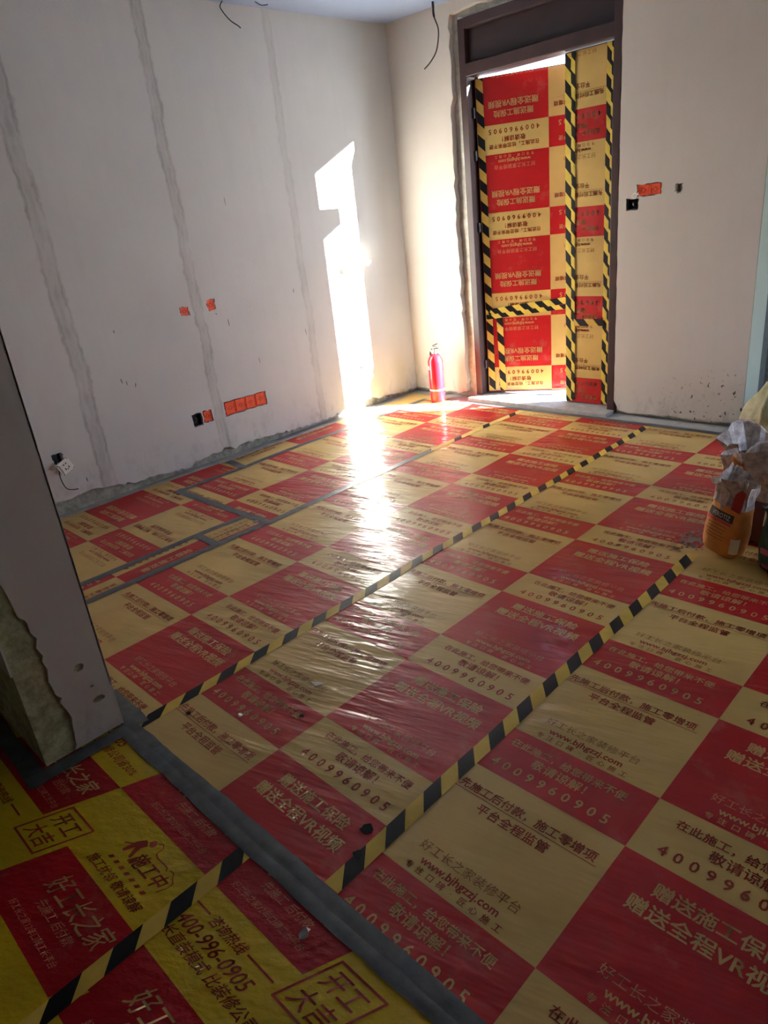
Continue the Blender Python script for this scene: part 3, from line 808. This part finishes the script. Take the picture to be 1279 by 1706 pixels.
vtape(lm, (0.125, 0.665), (0.135, 0.05), 0.050, hazard('hazard_leaf_low', 'z', ('x', -3.38), 1.1, 0.55, 0.150, YH2), 'short vertical hazard tape low on the ajar leaf', seed=2)
vtape(lm, (0.020, 0.690), (0.655, 0.748), 0.050, hz_h, 'upper slanting hazard tape across the ajar leaf', seed=3, n=10)
vtape(lambda s, z, o: lm(s, z, o+0.002), (0.020, 0.655), (0.655, 0.702), 0.036, hz_h2, 'lower slanting hazard tape across the ajar leaf', seed=4, n=10)
vtape(rm, (-2.787, 2.330), (-2.787, 0.045), 0.050, hz_r, 'wide hazard tape on the free edge of the closed leaf', seed=5)
vtape(lambda x, z, o: rm(x, z, o+0.002), (-2.750, 2.330), (-2.752, 0.055), 0.030, hz_r2, 'narrow hazard tape overlapping the closed leaf edge tape', seed=6, jit=0.003)
vtape(rm, (-2.497, 2.335), (-2.502, 0.045), 0.036, hz_e, 'inner hazard tape by the right door jamb', seed=7, jit=0.003)
vtape(lambda x, z, o: rm(x, z, o+0.002), (-2.465, 2.335), (-2.470, 0.045), 0.034, hz_e2, 'outer hazard tape by the right door jamb', seed=8)
vtape(lambda x, z, o: rm(x, z, o+0.004), (-2.745, 0.635), (-2.505, 0.640), 0.048, hz_h3, 'short horizontal hazard tape across the closed leaf', seed=9, n=6)

# ------------------------------------------------------------------ sockets, boxes and wires
def junction_cover(name, label, centre, axis, w_, h_, group=None, tilt=0.0):
    """flush orange knock-out cover with rim, boss and screw dimples; axis 'x' = left wall, 'y' = back wall"""
    root = empty(name, centre)
    if axis == 'y': root.rotation_euler = (0, tilt, math.pi/2*0)
    tag(root, label, 'box cover', group)
    a, b = w_/2, h_/2
    def P(p, q, d): return (d, p, q) if axis == 'x' else (p, -d, q)
    def pbox(mb, p0, p1, q0, q1, d0, d1):
        A = P(p0, q0, d0); B = P(p1, q1, d1)
        mb.box(tuple(min(x, y) for x, y in zip(A, B)), tuple(max(x, y) for x, y in zip(A, B)))
    m = MB(); pbox(m, -a, a, -b, b, -0.030, -0.006); m.build('plate', m_orange, root, bevel=0.004)
    m = MB()
    pbox(m, -a, a, b-0.006, b, -0.006, -0.001); pbox(m, -a, a, -b, -b+0.006, -0.006, -0.001)
    pbox(m, -a, -a+0.005, -b+0.006, b-0.006, -0.006, -0.001); pbox(m, a-0.005, a, -b+0.006, b-0.006, -0.006, -0.001)
    m.build('rim', m_orange, root)
    m = MB(); ring = [P(0.012*math.cos(t), 0.012*math.sin(t), -0.0055) for t in np.linspace(0, 2*math.pi, 13)]
    m.tube(ring, 0.002, 6); m.build('boss', m_orange_d, root)
    for sx in (-1, 1):
        m = MB(); pbox(m, sx*a*0.55-0.003, sx*a*0.55+0.003, -0.003, 0.003, -0.006, -0.004); m.build('screw_dimple', m_orange_d, root)
    return root
GC = 'orange box covers set in the left wall'
for i, lab in enumerate(('leftmost of the four joined orange box covers low on the left wall', 'second from left of the four joined orange box covers',
                         'third from left of the four joined orange box covers', 'rightmost of the four joined orange box covers, nearest the sunlit patch')):
    junction_cover('box_cover', lab, (XL, 2.641+i*0.0895, 0.352-0.0*i), 'x', 0.084, 0.088, GC)
junction_cover('box_cover', 'small orange box cover beside the open black box, left wall', (XL, 2.447, 0.344), 'x', 0.058, 0.074, GC)
junction_cover('box_cover', 'left one of the two small orange covers at waist height on the left wall', (XL, 2.438, 1.058), 'x', 0.058, 0.050, GC)
junction_cover('box_cover', 'right one of the two small orange covers at waist height on the left wall', (XL, 2.643, 1.068), 'x', 0.054, 0.068, GC)
junction_cover('box_cover', 'left half of the orange cover pair right of the door', (-2.214, YB, 1.474), 'y', 0.072, 0.062)
junction_cover('box_cover', 'right half of the orange cover pair right of the door', (-2.138, YB, 1.474), 'y', 0.072, 0.062)
def open_box(label, centre, axis, w_, h_):
    root = empty('back_box', centre); tag(root, label, 'wall box')
    a, b, t = w_/2, h_/2, 0.003
    def P(p, q, d): return (d, p, q) if axis == 'x' else (p, -d, q)
    def pb(mb, p0, p1, q0, q1, d0, d1):
        A = P(p0, q0, d0); B = P(p1, q1, d1)
        mb.box(tuple(min(x, y) for x, y in zip(A, B)), tuple(max(x, y) for x, y in zip(A, B)))
    m = MB(); pb(m, -a, a, -b, b, -0.050, -0.047); pb(m, -a, a, b-t, b, -0.047, -0.003); pb(m, -a, a, -b, -b+t, -0.047, -0.003)
    pb(m, -a, -a+t, -b+t, b-t, -0.047, -0.003); pb(m, a-t, a, -b+t, b-t, -0.047, -0.003); m.build('shell', m_black, root)
    m = MB(); pts = smooth_path([P(-a*0.4, -b*0.8, -0.044), P(-a*0.1, 0, -0.020), P(a*0.35, b*0.25, -0.016), P(a*0.1, b*0.55, -0.030)], 5)
    m.tube(pts, 0.0022, 6); m.build('wire', m_dark_metal, root)
    m = MB(); pts = smooth_path([P(a*0.1, -b*0.7, -0.044), P(a*0.05, -b*0.1, -0.014), P(-a*0.1, b*0.4, -0.020)], 5)
    m.tube(pts, 0.0022, 6); m.build('wire', m_steel, root)
    return root
open_box('open black wall box left of a small orange cover, left wall', (XL, 2.363, 0.340), 'x', 0.066, 0.080)
open_box('open black wall box below the orange cover pair, right of the door', (-2.284, YB, 1.397), 'y', 0.072, 0.060)
w_ = MB(); w_.tube(smooth_path([(-2.235, YB+0.03, 1.430), (-2.240, YB-0.015, 1.455), (-2.262, YB-0.022, 1.462), (-2.278, YB-0.015, 1.447), (-2.266, YB-0.012, 1.430),
                               (-2.250, YB-0.014, 1.440), (-2.240, YB-0.010, 1.465)], 6), 0.0028, 6)
tag(w_.build('wire', m_white_p, None, True), 'curled pale wire end beside the orange cover pair', 'wire')

# white socket hanging out of its hole on two cores
so = empty('wall_socket', (XL+0.055, 1.402, 0.318)); tag(so, 'white wall socket hanging crooked out of its hole, left wall', 'socket')
so.rotation_euler = (math.radians(24), math.radians(8), math.radians(6))
m = MB().box((-0.006, -0.043, -0.043), (0.004, 0.043, 0.043)); m.build('face_plate', m_white_p, so, bevel=0.003)
m = MB().box((0.004, -0.026, -0.030), (0.0065, 0.034, 0.030)); m.build('insert', m_white_p, so, bevel=0.001)
m = MB().box((-0.030, -0.027, -0.027), (-0.006, 0.027, 0.027)); m.build('rear_housing', m_white_p, so)
for (py, pz, sy, sz) in ((-0.004, 0.018, .004, .004), (0.012, 0.018, .004, .004), (-0.008, -0.012, .003, .007), (0.016, -0.012, .003, .007), (0.004, -0.020, .004, .003)):
    MB().box((0.0062, py-sy, pz-sz), (0.0070, py+sy, pz+sz)).build('slot', m_black, so)
for (py, pz) in ((-0.037, 0.037), (0.037, 0.037), (-0.037, -0.037), (0.037, -0.037)):
    MB().box((0.0035, py-.003, pz-.003), (0.0045, py+.003, pz+.003)).build('screw', m_dark_metal, so)
MB().box((0.0036, -0.034, -0.036), (0.0046, -0.031, 0.036)).build('groove', m_black, so)
def free_wire(name, label, pts, rad, mat, cat='wire', n=7, sides=8):
    mb = MB(); mb.tube(smooth_path(pts, n), rad, sides); return tag(mb.build(name, mat, None, True), label, cat)
free_wire('socket_wire', 'dark wire looping below the hanging socket', [(XL-0.03, 1.385, 0.35), (XL+0.02, 1.372, 0.31), (XL+0.03, 1.365, 0.24), (XL+0.022, 1.385, 0.175), (XL+0.012, 1.435, 0.150), (XL+0.008, 1.455, 0.148)], 0.003, m_black)
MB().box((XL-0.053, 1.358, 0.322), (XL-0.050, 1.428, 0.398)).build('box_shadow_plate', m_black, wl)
free_wire('ceiling_wire', 'thin dark wire hanging from the ceiling over the left wall', [(-4.27, 3.13, 2.83), (-4.26, 3.09, 2.79), (-4.25, 3.10, 2.755), (-4.245, 3.14, 2.715), (-4.24, 3.19, 2.690), (-4.238, 3.205, 2.678)], [0.0035]*36, m_black)
free_wire('ceiling_wire', 'black cable dangling in front of the wall left of the door', [(-3.74, 4.50, 2.90), (-3.737, 4.50, 2.80), (-3.735, 4.50, 2.735), (-3.705, 4.50, 2.66), (-3.708, 4.50, 2.60), (-3.735, 4.50, 2.525), (-3.79, 4.50, 2.475), (-3.855, 4.50, 2.440)],
          [0.0085]*9+[0.0078]*6+[0.0045]*35, m_black)
free_wire('ceiling_wire', 'short wire stub at the ceiling edge near the left wall wire', [(-4.20, 3.30, 2.83), (-4.20, 3.36, 2.805), (-4.19, 3.41, 2.810)], 0.003, m_black)
def pipe_stub(label, pts, rad):
    root = empty('conduit_pipe', pts[0]); tag(root, label, 'pipe', 'white pipe stubs in the sunlit patch')
    P0 = Vector(pts[0]); path = smooth_path([Vector(p)-P0 for p in pts], 6)
    mb = MB(); v = mb; n = 14
    mb.tube(path, rad, n); mb.f.pop(); o = mb.build('pipe', m_white_p, root, True)
    md = o.modifiers.new('wall', 'SOLIDIFY'); md.thickness = 0.003; md.offset = -1
    d = (path[-1]-path[-2]).normalized(); e = d.orthogonal().normalized(); f2 = d.cross(e)
    ring = [path[-1]+(e*math.cos(t)+f2*math.sin(t))*rad for t in np.linspace(0, 2*math.pi, 17)]
    MB().tube(ring, 0.003, 6).build('pipe_rim', m_frame_w, root, True)
pipe_stub('left white pipe stub bending down in the sunlit patch', [(XL-0.03, 3.965, 1.245), (XL+0.03, 3.955, 1.235), (XL+0.065, 3.930, 1.195), (XL+0.075, 3.912, 1.145)], 0.022)
pipe_stub('right white pipe stub pointing out at the sunlit patch edge', [(XL-0.03, 4.070, 1.205), (XL+0.02, 4.080, 1.190), (XL+0.055, 4.100, 1.170), (XL+0.065, 4.108, 1.160)], 0.022)
free_wire('wire', 'left short wire pair tip low in the sunlit patch', [(XL-0.03, 3.945, 0.345), (XL+0.012, 3.942, 0.362), (XL+0.022, 3.940, 0.345), (XL+0.020, 3.937, 0.318)], 0.004, m_dark_metal)
free_wire('wire', 'right short wire tip low in the sunlit patch', [(XL-0.03, 3.968, 0.345), (XL+0.012, 3.972, 0.362), (XL+0.024, 3.980, 0.372)], 0.004, m_dark_metal)

# ------------------------------------------------------------------ fire extinguisher
ex = empty('fire_extinguisher', (-3.868, 4.390, 0.0055), math.radians(-20)); tag(ex, 'red fire extinguisher standing in the corner left of the door', 'extinguisher')
R = 0.062
MB().lathe([(0.045,0),(R-0.004,0.004),(R,0.012),(R,0.335),(R-0.004,0.355),(R-0.016,0.378),(0.034,0.393),(0.022,0.400)], n=36).build('cylinder', m_ext_red, ex, True)
MB().lathe([(0.020,0.398),(0.022,0.405),(0.022,0.418),(0.016,0.420),(0.016,0.440),(0.019,0.442),(0.019,0.455),(0.012,0.460)], n=20).build('valve', m_steel, ex)
m = MB(); m.add([(-0.012,-0.008,0.440),(0.085,-0.009,0.452),(0.085,0.009,0.452),(-0.012,0.008,0.440),(-0.012,-0.008,0.446),(0.085,-0.009,0.458),(0.085,0.009,0.458),(-0.012,0.008,0.446)],
      [(3,2,1,0),(4,5,6,7),(0,1,5,4),(1,2,6,5),(2,3,7,6),(3,0,4,7)]); m.build('carry_handle', m_dark_metal, ex)
m = MB(); m.add([(-0.018,-0.009,0.462),(0.075,-0.010,0.492),(0.075,0.010,0.492),(-0.018,0.009,0.462),(-0.018,-0.009,0.468),(0.075,-0.010,0.498),(0.075,0.010,0.498),(-0.018,0.009,0.468)],
      [(3,2,1,0),(4,5,6,7),(0,1,5,4),(1,2,6,5),(2,3,7,6),(3,0,4,7)]); m.build('squeeze_lever', m_dark_metal, ex)
g = MB().tube([(0.0,-0.018,0.428),(0.0,-0.032,0.428)], 0.013, 16).build('pressure_gauge', m_steel, ex)
MB().tube([(0.0,-0.032,0.428),(0.0,-0.0335,0.428)], 0.010, 16).build('gauge_face', m_white_p, g)
m = MB(); m.tube(smooth_path([(-0.018,0,0.428),(-0.050,0.0,0.430),(-0.074,0.0,0.395),(-0.076,0.0,0.30),(-0.072,0.0,0.18),(-0.070,0.0,0.11)], 6), 0.0075, 10); m.build('hose', m_black, ex, True)
m = MB().lathe([(0.009,0.105),(0.012,0.095),(0.013,0.06),(0.010,0.055)], (-0.070,0,0), 12); m.build('nozzle', m_black, ex)
def cyl_patch(name, a0, a1, z0, z1, rad, mat, parent, n=12):
    V = []; Fc = []
    for i in range(n+1):
        a = a0+(a1-a0)*i/n
        V += [(rad*math.cos(a), rad*math.sin(a), z0), (rad*math.cos(a), rad*math.sin(a), z1)]
    for i in range(n): Fc.append((2*i, 2*i+2, 2*i+3, 2*i+1))
    return mesh_obj(name, V, Fc, mat, parent, True)
cyl_patch('label_band', math.radians(-165), math.radians(-118), 0.10, 0.345, R+0.0006, m_white_p, ex)
cyl_patch('label_square', math.radians(-108), math.radians(-88), 0.275, 0.305, R+0.0006, m_frame_w, ex)
cyl_patch('label_ring', math.radians(-200), math.radians(40), 0.098, 0.110, R+0.0008, m_frame_w, ex, 24)
ink = []
for i, ch in enumerate('灭火器'):
    V, T = tmpl(ch, 0.016); zc = 0.315-i*0.045
    ang = math.radians(-141); a = ang + (V[:,0]-0.5)*0.036/R; z = zc+(V[:,1]-0.36)*0.036
    np_mesh('lettering', np.stack([(R+0.0012)*np.cos(a), (R+0.0012)*np.sin(a), z], 1), T, m_black, ex)['kind'] = 'stuff'

# ------------------------------------------------------------------ bags by the right edge
def se(t, n=3.2):
    c, s = math.cos(t), math.sin(t)
    return math.copysign(abs(c)**(2/n), c), math.copysign(abs(s)**(2/n), s)
def loft(mb, rings, close_bottom=True):
    n = len(rings[0]); v = [p for r in rings for p in r]; f = []
    for j in range(len(rings)-1):
        for i in range(n):
            i2 = (i+1) % n; f.append((j*n+i, j*n+i2, (j+1)*n+i2, (j+1)*n+i))
    if close_bottom: f.append(tuple(reversed(range(n))))
    mb.add(v, f); return mb
def paper_bag(name, label, loc, rz, roll, w_, d_, h_, top, m_body, m_collar, m_in, seed, flare=1.05, jag=0.05, cat='bag', group=None):
    r = random.Random(seed)
    root = empty(name, loc, rz); root.rotation_euler = (0, roll, rz); tag(root, label, cat, group)
    n = 40
    def ring(z, a, b, cr=0.0, sh=(0, 0)):
        out = []
        for i in range(n):
            t = 2*math.pi*i/n; x, y = se(t)
            k = 1+cr*math.sin(3*t+z*40+seed)+cr*0.7*math.sin(7*t-z*60+seed*2)
            out.append((x*a*k+sh[0], y*b*k+sh[1], z))
        return out
    A, B = w_/2, d_/2
    prof = [(0.0, .86, .80, 0), (0.012, .97, .95, 0), (h_*0.2, 1.03, 1.10, .012), (h_*0.45, 1.03, 1.14, .016), (h_*0.7, 1.0, 1.06, .020), (h_*0.9, .95, .92, .025), (h_, .92, .82, .03)]
    loft(MB(), [ring(z, A*a, B*b, c) for z, a, b, c in prof]).build('body', m_body, root, True)
    # torn collar: creased outer skin up, over the ragged rim, and down inside
    tops = [top + r.uniform(-jag, jag)*0.8 + jag*0.9*math.sin(2*math.pi*i/n*2+seed) for i in range(n)]
    tops = [(tops[i-1]+3*tops[i]+tops[(i+1) % n])/5 for i in range(n)]
    crease = [r.uniform(-1, 1) for _ in range(n)]
    def crow(f0, a, b, amp):
        out = []
        for i in range(n):
            t = 2*math.pi*i/n; x, y = se(t, 4.0); k = 1+amp*crease[i]+amp*0.8*math.sin(5*t+seed)
            out.append((x*A*a*k, y*B*b*k, h_-0.004+(tops[i]-h_)*f0+0.006*crease[(i*7+int(f0*10)) % n]*f0))
        return out
    rings = [crow(0, .925, .83, .0), crow(.25, .90, .78, .04), crow(.55, flare*.93, .90, .07), crow(.8, flare*.97, .98, .09), crow(1., flare*1.0, 1.06, .11),
             crow(.97, flare*.965, 1.0, .11), crow(.7, flare*.90, .88, .08), crow(.35, .85, .76, .05), crow(.05, .84, .74, .02)]
    loft(MB(), rings, False).build('torn_collar', m_collar, root, False)
    loft(MB(), [list(reversed(ring(h_-0.03, A*.87, B*.77)))]).build('contents', m_in, root)
    def patch(nm, t0, t1, z0, z1, mat, off=0.0015, nu=10, nv=4, parent=root):
        V = []; Fc = []
        for j in range(nv+1):
            z = z0+(z1-z0)*j/nv
            for i in range(nu+1):
                t = fang(t0+(t1-t0)*i/nu)
                q = surf(t, z); V.append((q[0]*(1+off/A), q[1]*(1+off/B), z))
        for j in range(nv):
            for i in range(nu):
                a = j*(nu+1)+i; Fc.append((a, a+1, a+nu+2, a+nu+1))
        return mesh_obj(nm, V, Fc, mat, parent, True)
    def surf(t, z):
        for (z0, a0, b0, c0), (z1, a1, b1, c1) in zip(prof, prof[1:]):
            if z <= z1:
                k = (z-z0)/(z1-z0); a = a0+(a1-a0)*k; b = b0+(b1-b0)*k; c = c0+(c1-c0)*k
                x, y = se(t); kk = 1+c*math.sin(3*t+z*40+seed)+c*0.7*math.sin(7*t-z*60+seed*2)
                return x*A*a*kk, y*B*b*kk
        return 0, 0
    return root, patch, surf
def fang(f):                                        # position across the front (-1 left .. 1 right) to ring angle
    f = max(-1.0, min(1.0, f)); return -math.acos(math.copysign(abs(f)**1.6, f))
def worn_paper(name, c1, c2, sc=22.0):
    m, nt, b = new_mat(name); b.inputs['Roughness'].default_value = 0.8
    n = noise(nt, pos(nt), sc, 6.0, 0.7)
    nt.links.new(ramp(nt, n, 0.35, 0.68, (*c1, 1), (*c2, 1)), b.inputs['Base Color'])
    bump(nt, b, noise(nt, pos(nt), 40.0, 4.0), 0.7, 0.006); return m
m_bag_or = worn_paper('bag_orange', (0.62, 0.20, 0.03), (0.74, 0.33, 0.08), 9.0)
m_bag_wh = worn_paper('bag_torn_white', (0.30, 0.22, 0.18), (0.72, 0.66, 0.60))
m_bag_mr = worn_paper('bag_maroon', (0.085, 0.018, 0.018), (0.14, 0.035, 0.03))
m_bag_gr = worn_paper('bag_green', (0.02, 0.055, 0.03), (0.05, 0.10, 0.06))
m_bag_bn = worn_paper('bag_brown', (0.20, 0.10, 0.06), (0.34, 0.22, 0.15))
m_powder = worn_paper('grey_powder', (0.20, 0.16, 0.14), (0.34, 0.28, 0.25))
m_pink = worn_paper('bag_pink_stripe', (0.36, 0.07, 0.10), (0.46, 0.11, 0.14))
m_lab_blk = plain('label_black', (0.03, 0.035, 0.028), 0.6)
m_lab_red = plain('label_red', (0.60, 0.09, 0.07), 0.6)
m_lab_wht = plain('label_white', (0.72, 0.70, 0.62), 0.6)
m_lab_brn = plain('label_brown_print', (0.30, 0.11, 0.03), 0.7)
GB = 'open paper bags of building material'
root, patch, surf = paper_bag('mortar_bag', 'orange paper mortar bag with torn white top and black label', (-0.962, 2.868, 0.020), math.radians(-18), math.radians(8),
                        0.168, 0.115, 0.235, 0.345, m_bag_or, m_bag_wh, m_powder, 3, 0.92, 0.03, group=GB)
Fr = -math.pi/2
patch('label_panel', -0.80, 0.62, 0.172, 0.208, m_lab_blk)
patch('label_stripe', -0.80, 0.58, 0.156, 0.170, m_lab_red)
def bag_text(body, t0, t1, z, hgt_, mat, bold=0.02):
    V, T = tmpl(body, bold); a, b = V.min(0), V.max(0)
    P = []
    for x, y in V:
        t = fang(t0+(t1-t0)*(x-a[0])/(b[0]-a[0])); zz = z+(y-0.36)*hgt_
        q = surf(t, zz); P.append((q[0]*1.035, q[1]*1.045, zz))
    np_mesh('lettering', np.array(P), T, mat, root)['kind'] = 'stuff'
bag_text('VEROTIZ', -0.58, 0.46, 0.190, 0.030, m_lab_wht, 0.010)
for i in range(5):
    patch('print_line', -0.62+0.05*(i % 2), 0.42-0.06*(i % 3), 0.142-i*0.015, 0.146-i*0.015, m_lab_brn, nv=1)
patch('side_label', 0.72, 0.985, 0.03, 0.105, m_lab_wht)
m_flap = plain('flap_dark_red', (0.30, 0.02, 0.02), 0.7)
def flap(name, pts, mat, parent, th=0.002):
    n = len(pts); V = [Vector(p) for p in pts]; nn = (V[1]-V[0]).cross(V[2]-V[0]).normalized()*th
    V2 = [v-nn for v in V]
    return mesh_obj(name, V+V2, [tuple(range(n)), tuple(reversed(range(n, 2*n)))]+[(i, i+n, (i+1) % n+n, (i+1) % n) for i in range(n)], mat, parent)
flap('inner_flap', [(0.030, -0.056, 0.232), (0.070, -0.050, 0.226), (0.074, -0.046, 0.318), (0.052, -0.050, 0.330), (0.034, -0.054, 0.300)], m_flap, root)
flap('torn_strip', [(-0.012, -0.062, 0.215), (0.010, -0.062, 0.240), (0.016, -0.060, 0.300), (-0.006, -0.058, 0.318), (-0.018, -0.060, 0.270)], m_bag_wh, root)
flap('rim_tatter', [(-0.085, -0.045, 0.300), (-0.055, -0.052, 0.310), (-0.060, -0.050, 0.332), (-0.105, -0.040, 0.322)], m_bag_wh, root)
root, patch, surf = paper_bag('cement_bag', 'large maroon bag with wide torn white collar behind the orange bag', (-0.860, 3.110, 0.008), math.radians(-10), 0.0,
                        0.38, 0.20, 0.195, 0.385, m_bag_mr, m_bag_wh, m_powder, 5, 1.06, 0.035, group=GB)
patch('pale_emblem', 0.15, 0.38, 0.10, 0.17, m_lab_wht)
mb = MB(); nn2 = 16; rr_ = []
for (f0, ra, rb) in ((0, .030, .036), (.5, .034, .042), (1, .030, .040), (.97, .027, .037), (.4, .029, .036), (0.05, .025, .03)):
    rr_.append([(-0.105+ra*math.cos(6.2832*i/nn2), -0.085-0.012*f0+rb*0.55*math.sin(6.2832*i/nn2), 0.265+0.105*f0+0.012*math.sin(2*6.2832*i/nn2)*f0) for i in range(nn2)])
loft(mb, rr_, False).build('orange_liner', m_bag_or, root, True)
root, patch, surf = paper_bag('cement_bag', 'brown bag with ragged whitish rim, rearmost of the stacked bags', (-1.000, 3.500, 0.006), math.radians(-6), 0.0,
                        0.38, 0.22, 0.22, 0.340, m_bag_bn, m_bag_wh, m_powder, 9, 1.04, 0.05, group=GB)
root, patch, surf = paper_bag('cement_bag', 'dark green bag with pink stripes cut by the right picture edge', (-0.662, 2.825, 0.010), math.radians(-8), 0.0,
                        0.27, 0.15, 0.24, 0.290, m_bag_gr, m_bag_gr, m_powder, 11, 0.95, 0.012, group=GB)
patch('pink_stripe', -0.97, 0.97, 0.085, 0.110, m_pink); patch('pink_stripe', -0.97, 0.97, 0.020, 0.040, m_pink)
# crumpled translucent yellow-green sack at the wall corner
mb = MB(); rings = []; nn_ = 44; r = random.Random(77)
ph = [r.uniform(0, 6.28) for _ in range(6)]
for j in range(15):
    t = j/14; z = 0.41*t
    rad = (0.20*(1-t)**0.55+0.02)*(1.0 if t > 0.04 else 0.93)
    ring = []
    for i in range(nn_):
        a = 2*math.pi*i/nn_
        k = 1+0.13*math.sin(3*a+ph[0]+t*2)+0.10*math.sin(5*a+ph[1]-t*5)+0.07*math.sin(9*a+ph[2]+t*9)+0.03*math.sin(15*a+ph[3])
        ring.append((rad*k*math.cos(a)*1.02+0.03*t, rad*k*math.sin(a)*0.62, z+0.012*math.sin(4*a+ph[4])*t))
    rings.append(ring)
loft(mb, rings); mb.f.append(tuple(range(14*nn_, 15*nn_)))
m_sack, nt, b = new_mat('sack_yellow_green'); b.inputs['Roughness'].default_value = 0.45
nz = noise(nt, pos(nt), 12.0, 5.0)
nt.links.new(ramp(nt, nz, 0.3, 0.7, (0.20, 0.19, 0.08, 1), (0.38, 0.36, 0.19, 1)), b.inputs['Base Color'])
bump(nt, b, noise(nt, pos(nt), 26.0, 4.0), 0.8, 0.012)
sk_ = empty('plastic_sack', (-1.250, 4.400, 0.010)); tag(sk_, 'crumpled yellow-green plastic sack at the wall corner behind the bags', 'sack')
mb.build('sack_body', m_sack, sk_, True)
MB().tube(smooth_path([(0.02,0,0.40),(0.035,0.0,0.43),(0.05,-0.01,0.45)], 5), [0.026]*4+[0.02]*4+[0.012]*3, 10).build('tied_neck', m_sack, sk_, True)

# ------------------------------------------------------------------ litter
def scrap(name, label, x, y, pts, mat, z=0.006, lift=0.0, cat='scrap'):
    n = len(pts); zz = 0.001+float(hgt(x, y))
    top = [(x+p[0], y+p[1], zz+z+lift*(0.5+0.5*math.sin(2.3*i))) for i, p in enumerate(pts)]
    bot = [(a, b, c-0.0012) for a, b, c in top]
    Fc = [tuple(range(n)), tuple(reversed(range(n, 2*n)))]+[(i, i+n, (i+1) % n+n, (i+1) % n) for i in range(n)]
    return tag(mesh_obj(name, top+bot, Fc, mat, None), label, cat)
def blob(rad, seed, n=9, asp=1.0):
    r = random.Random(seed); return [(rad*r.uniform(.6, 1.1)*math.cos(6.283*i/n), asp*rad*r.uniform(.6, 1.1)*math.sin(6.283*i/n)) for i in range(n)]
scrap('tape_scrap', 'black triangular tape scrap on the tan print mid floor', -1.705, 1.180, [(-0.028,-0.012), (0.012,-0.020), (0.026,0.022)], m_black, 0.006, 0.006)
scrap('plastic_scrap', 'crumpled clear scrap on the sheet near the pier', -1.785, 0.905, blob(0.014, 1, 9, 0.7), m_steel, 0.006, 0.006)
scrap('plastic_scrap', 'small pale foil scrap on the near red print', -1.010, 0.545, blob(0.013, 2, 9, 1.3), m_steel, 0.006, 0.006)
scrap('tape_scrap', 'rolled tape knot at the crossing of the grey tapes', -3.105, 1.925, blob(0.022, 6, 8, 0.7), m_bag_wh, 0.010, 0.014)
m_splash = plain('splash_dark', (0.020, 0.020, 0.018), 0.8, spec=0.2)
for i, (x, y, rd_, lab) in enumerate(((-1.115, 0.845, 0.020, 'dark mortar drop on the hazard tape, upper of two'), (-1.075, 0.775, 0.016, 'dark mortar drop beside the hazard tape, lower of two'),
                                     (-1.945, 0.800, 0.010, 'small dark drop on the tan print beside the pier tape'), (-1.62, 1.035, 0.010, 'small dark drop on the red phone print'))):
    scrap('mortar_drop', lab, x, y, blob(rd_, 20+i, 11), m_splash, 0.0034, 0.0002, 'splash')
sp = MB(); r = random.Random(5)
for i in range(260):
    a = r.uniform(0, 6.283); q = abs(r.gauss(0, 0.55)); x = -1.108+0.10*q*math.cos(a); y = 2.925+0.14*q*math.sin(a); s = r.uniform(0.002, 0.008)*(1.3-0.5*min(q, 1.6)/1.6)
    z = 0.0024+float(hgt(x, y)); k = 5
    v = [(x+s*math.cos(6.283*j/k+i), y+s*math.sin(6.283*j/k+i), z) for j in range(k)]+[(x, y, z+s*0.35)]
    sp.add(v, [(j, (j+1) % k, k) for j in range(k)])
tag(sp.build('spilled_powder', m_powder), 'grey powder spilled on the sheet left of the orange bag', 'powder', kind='stuff')
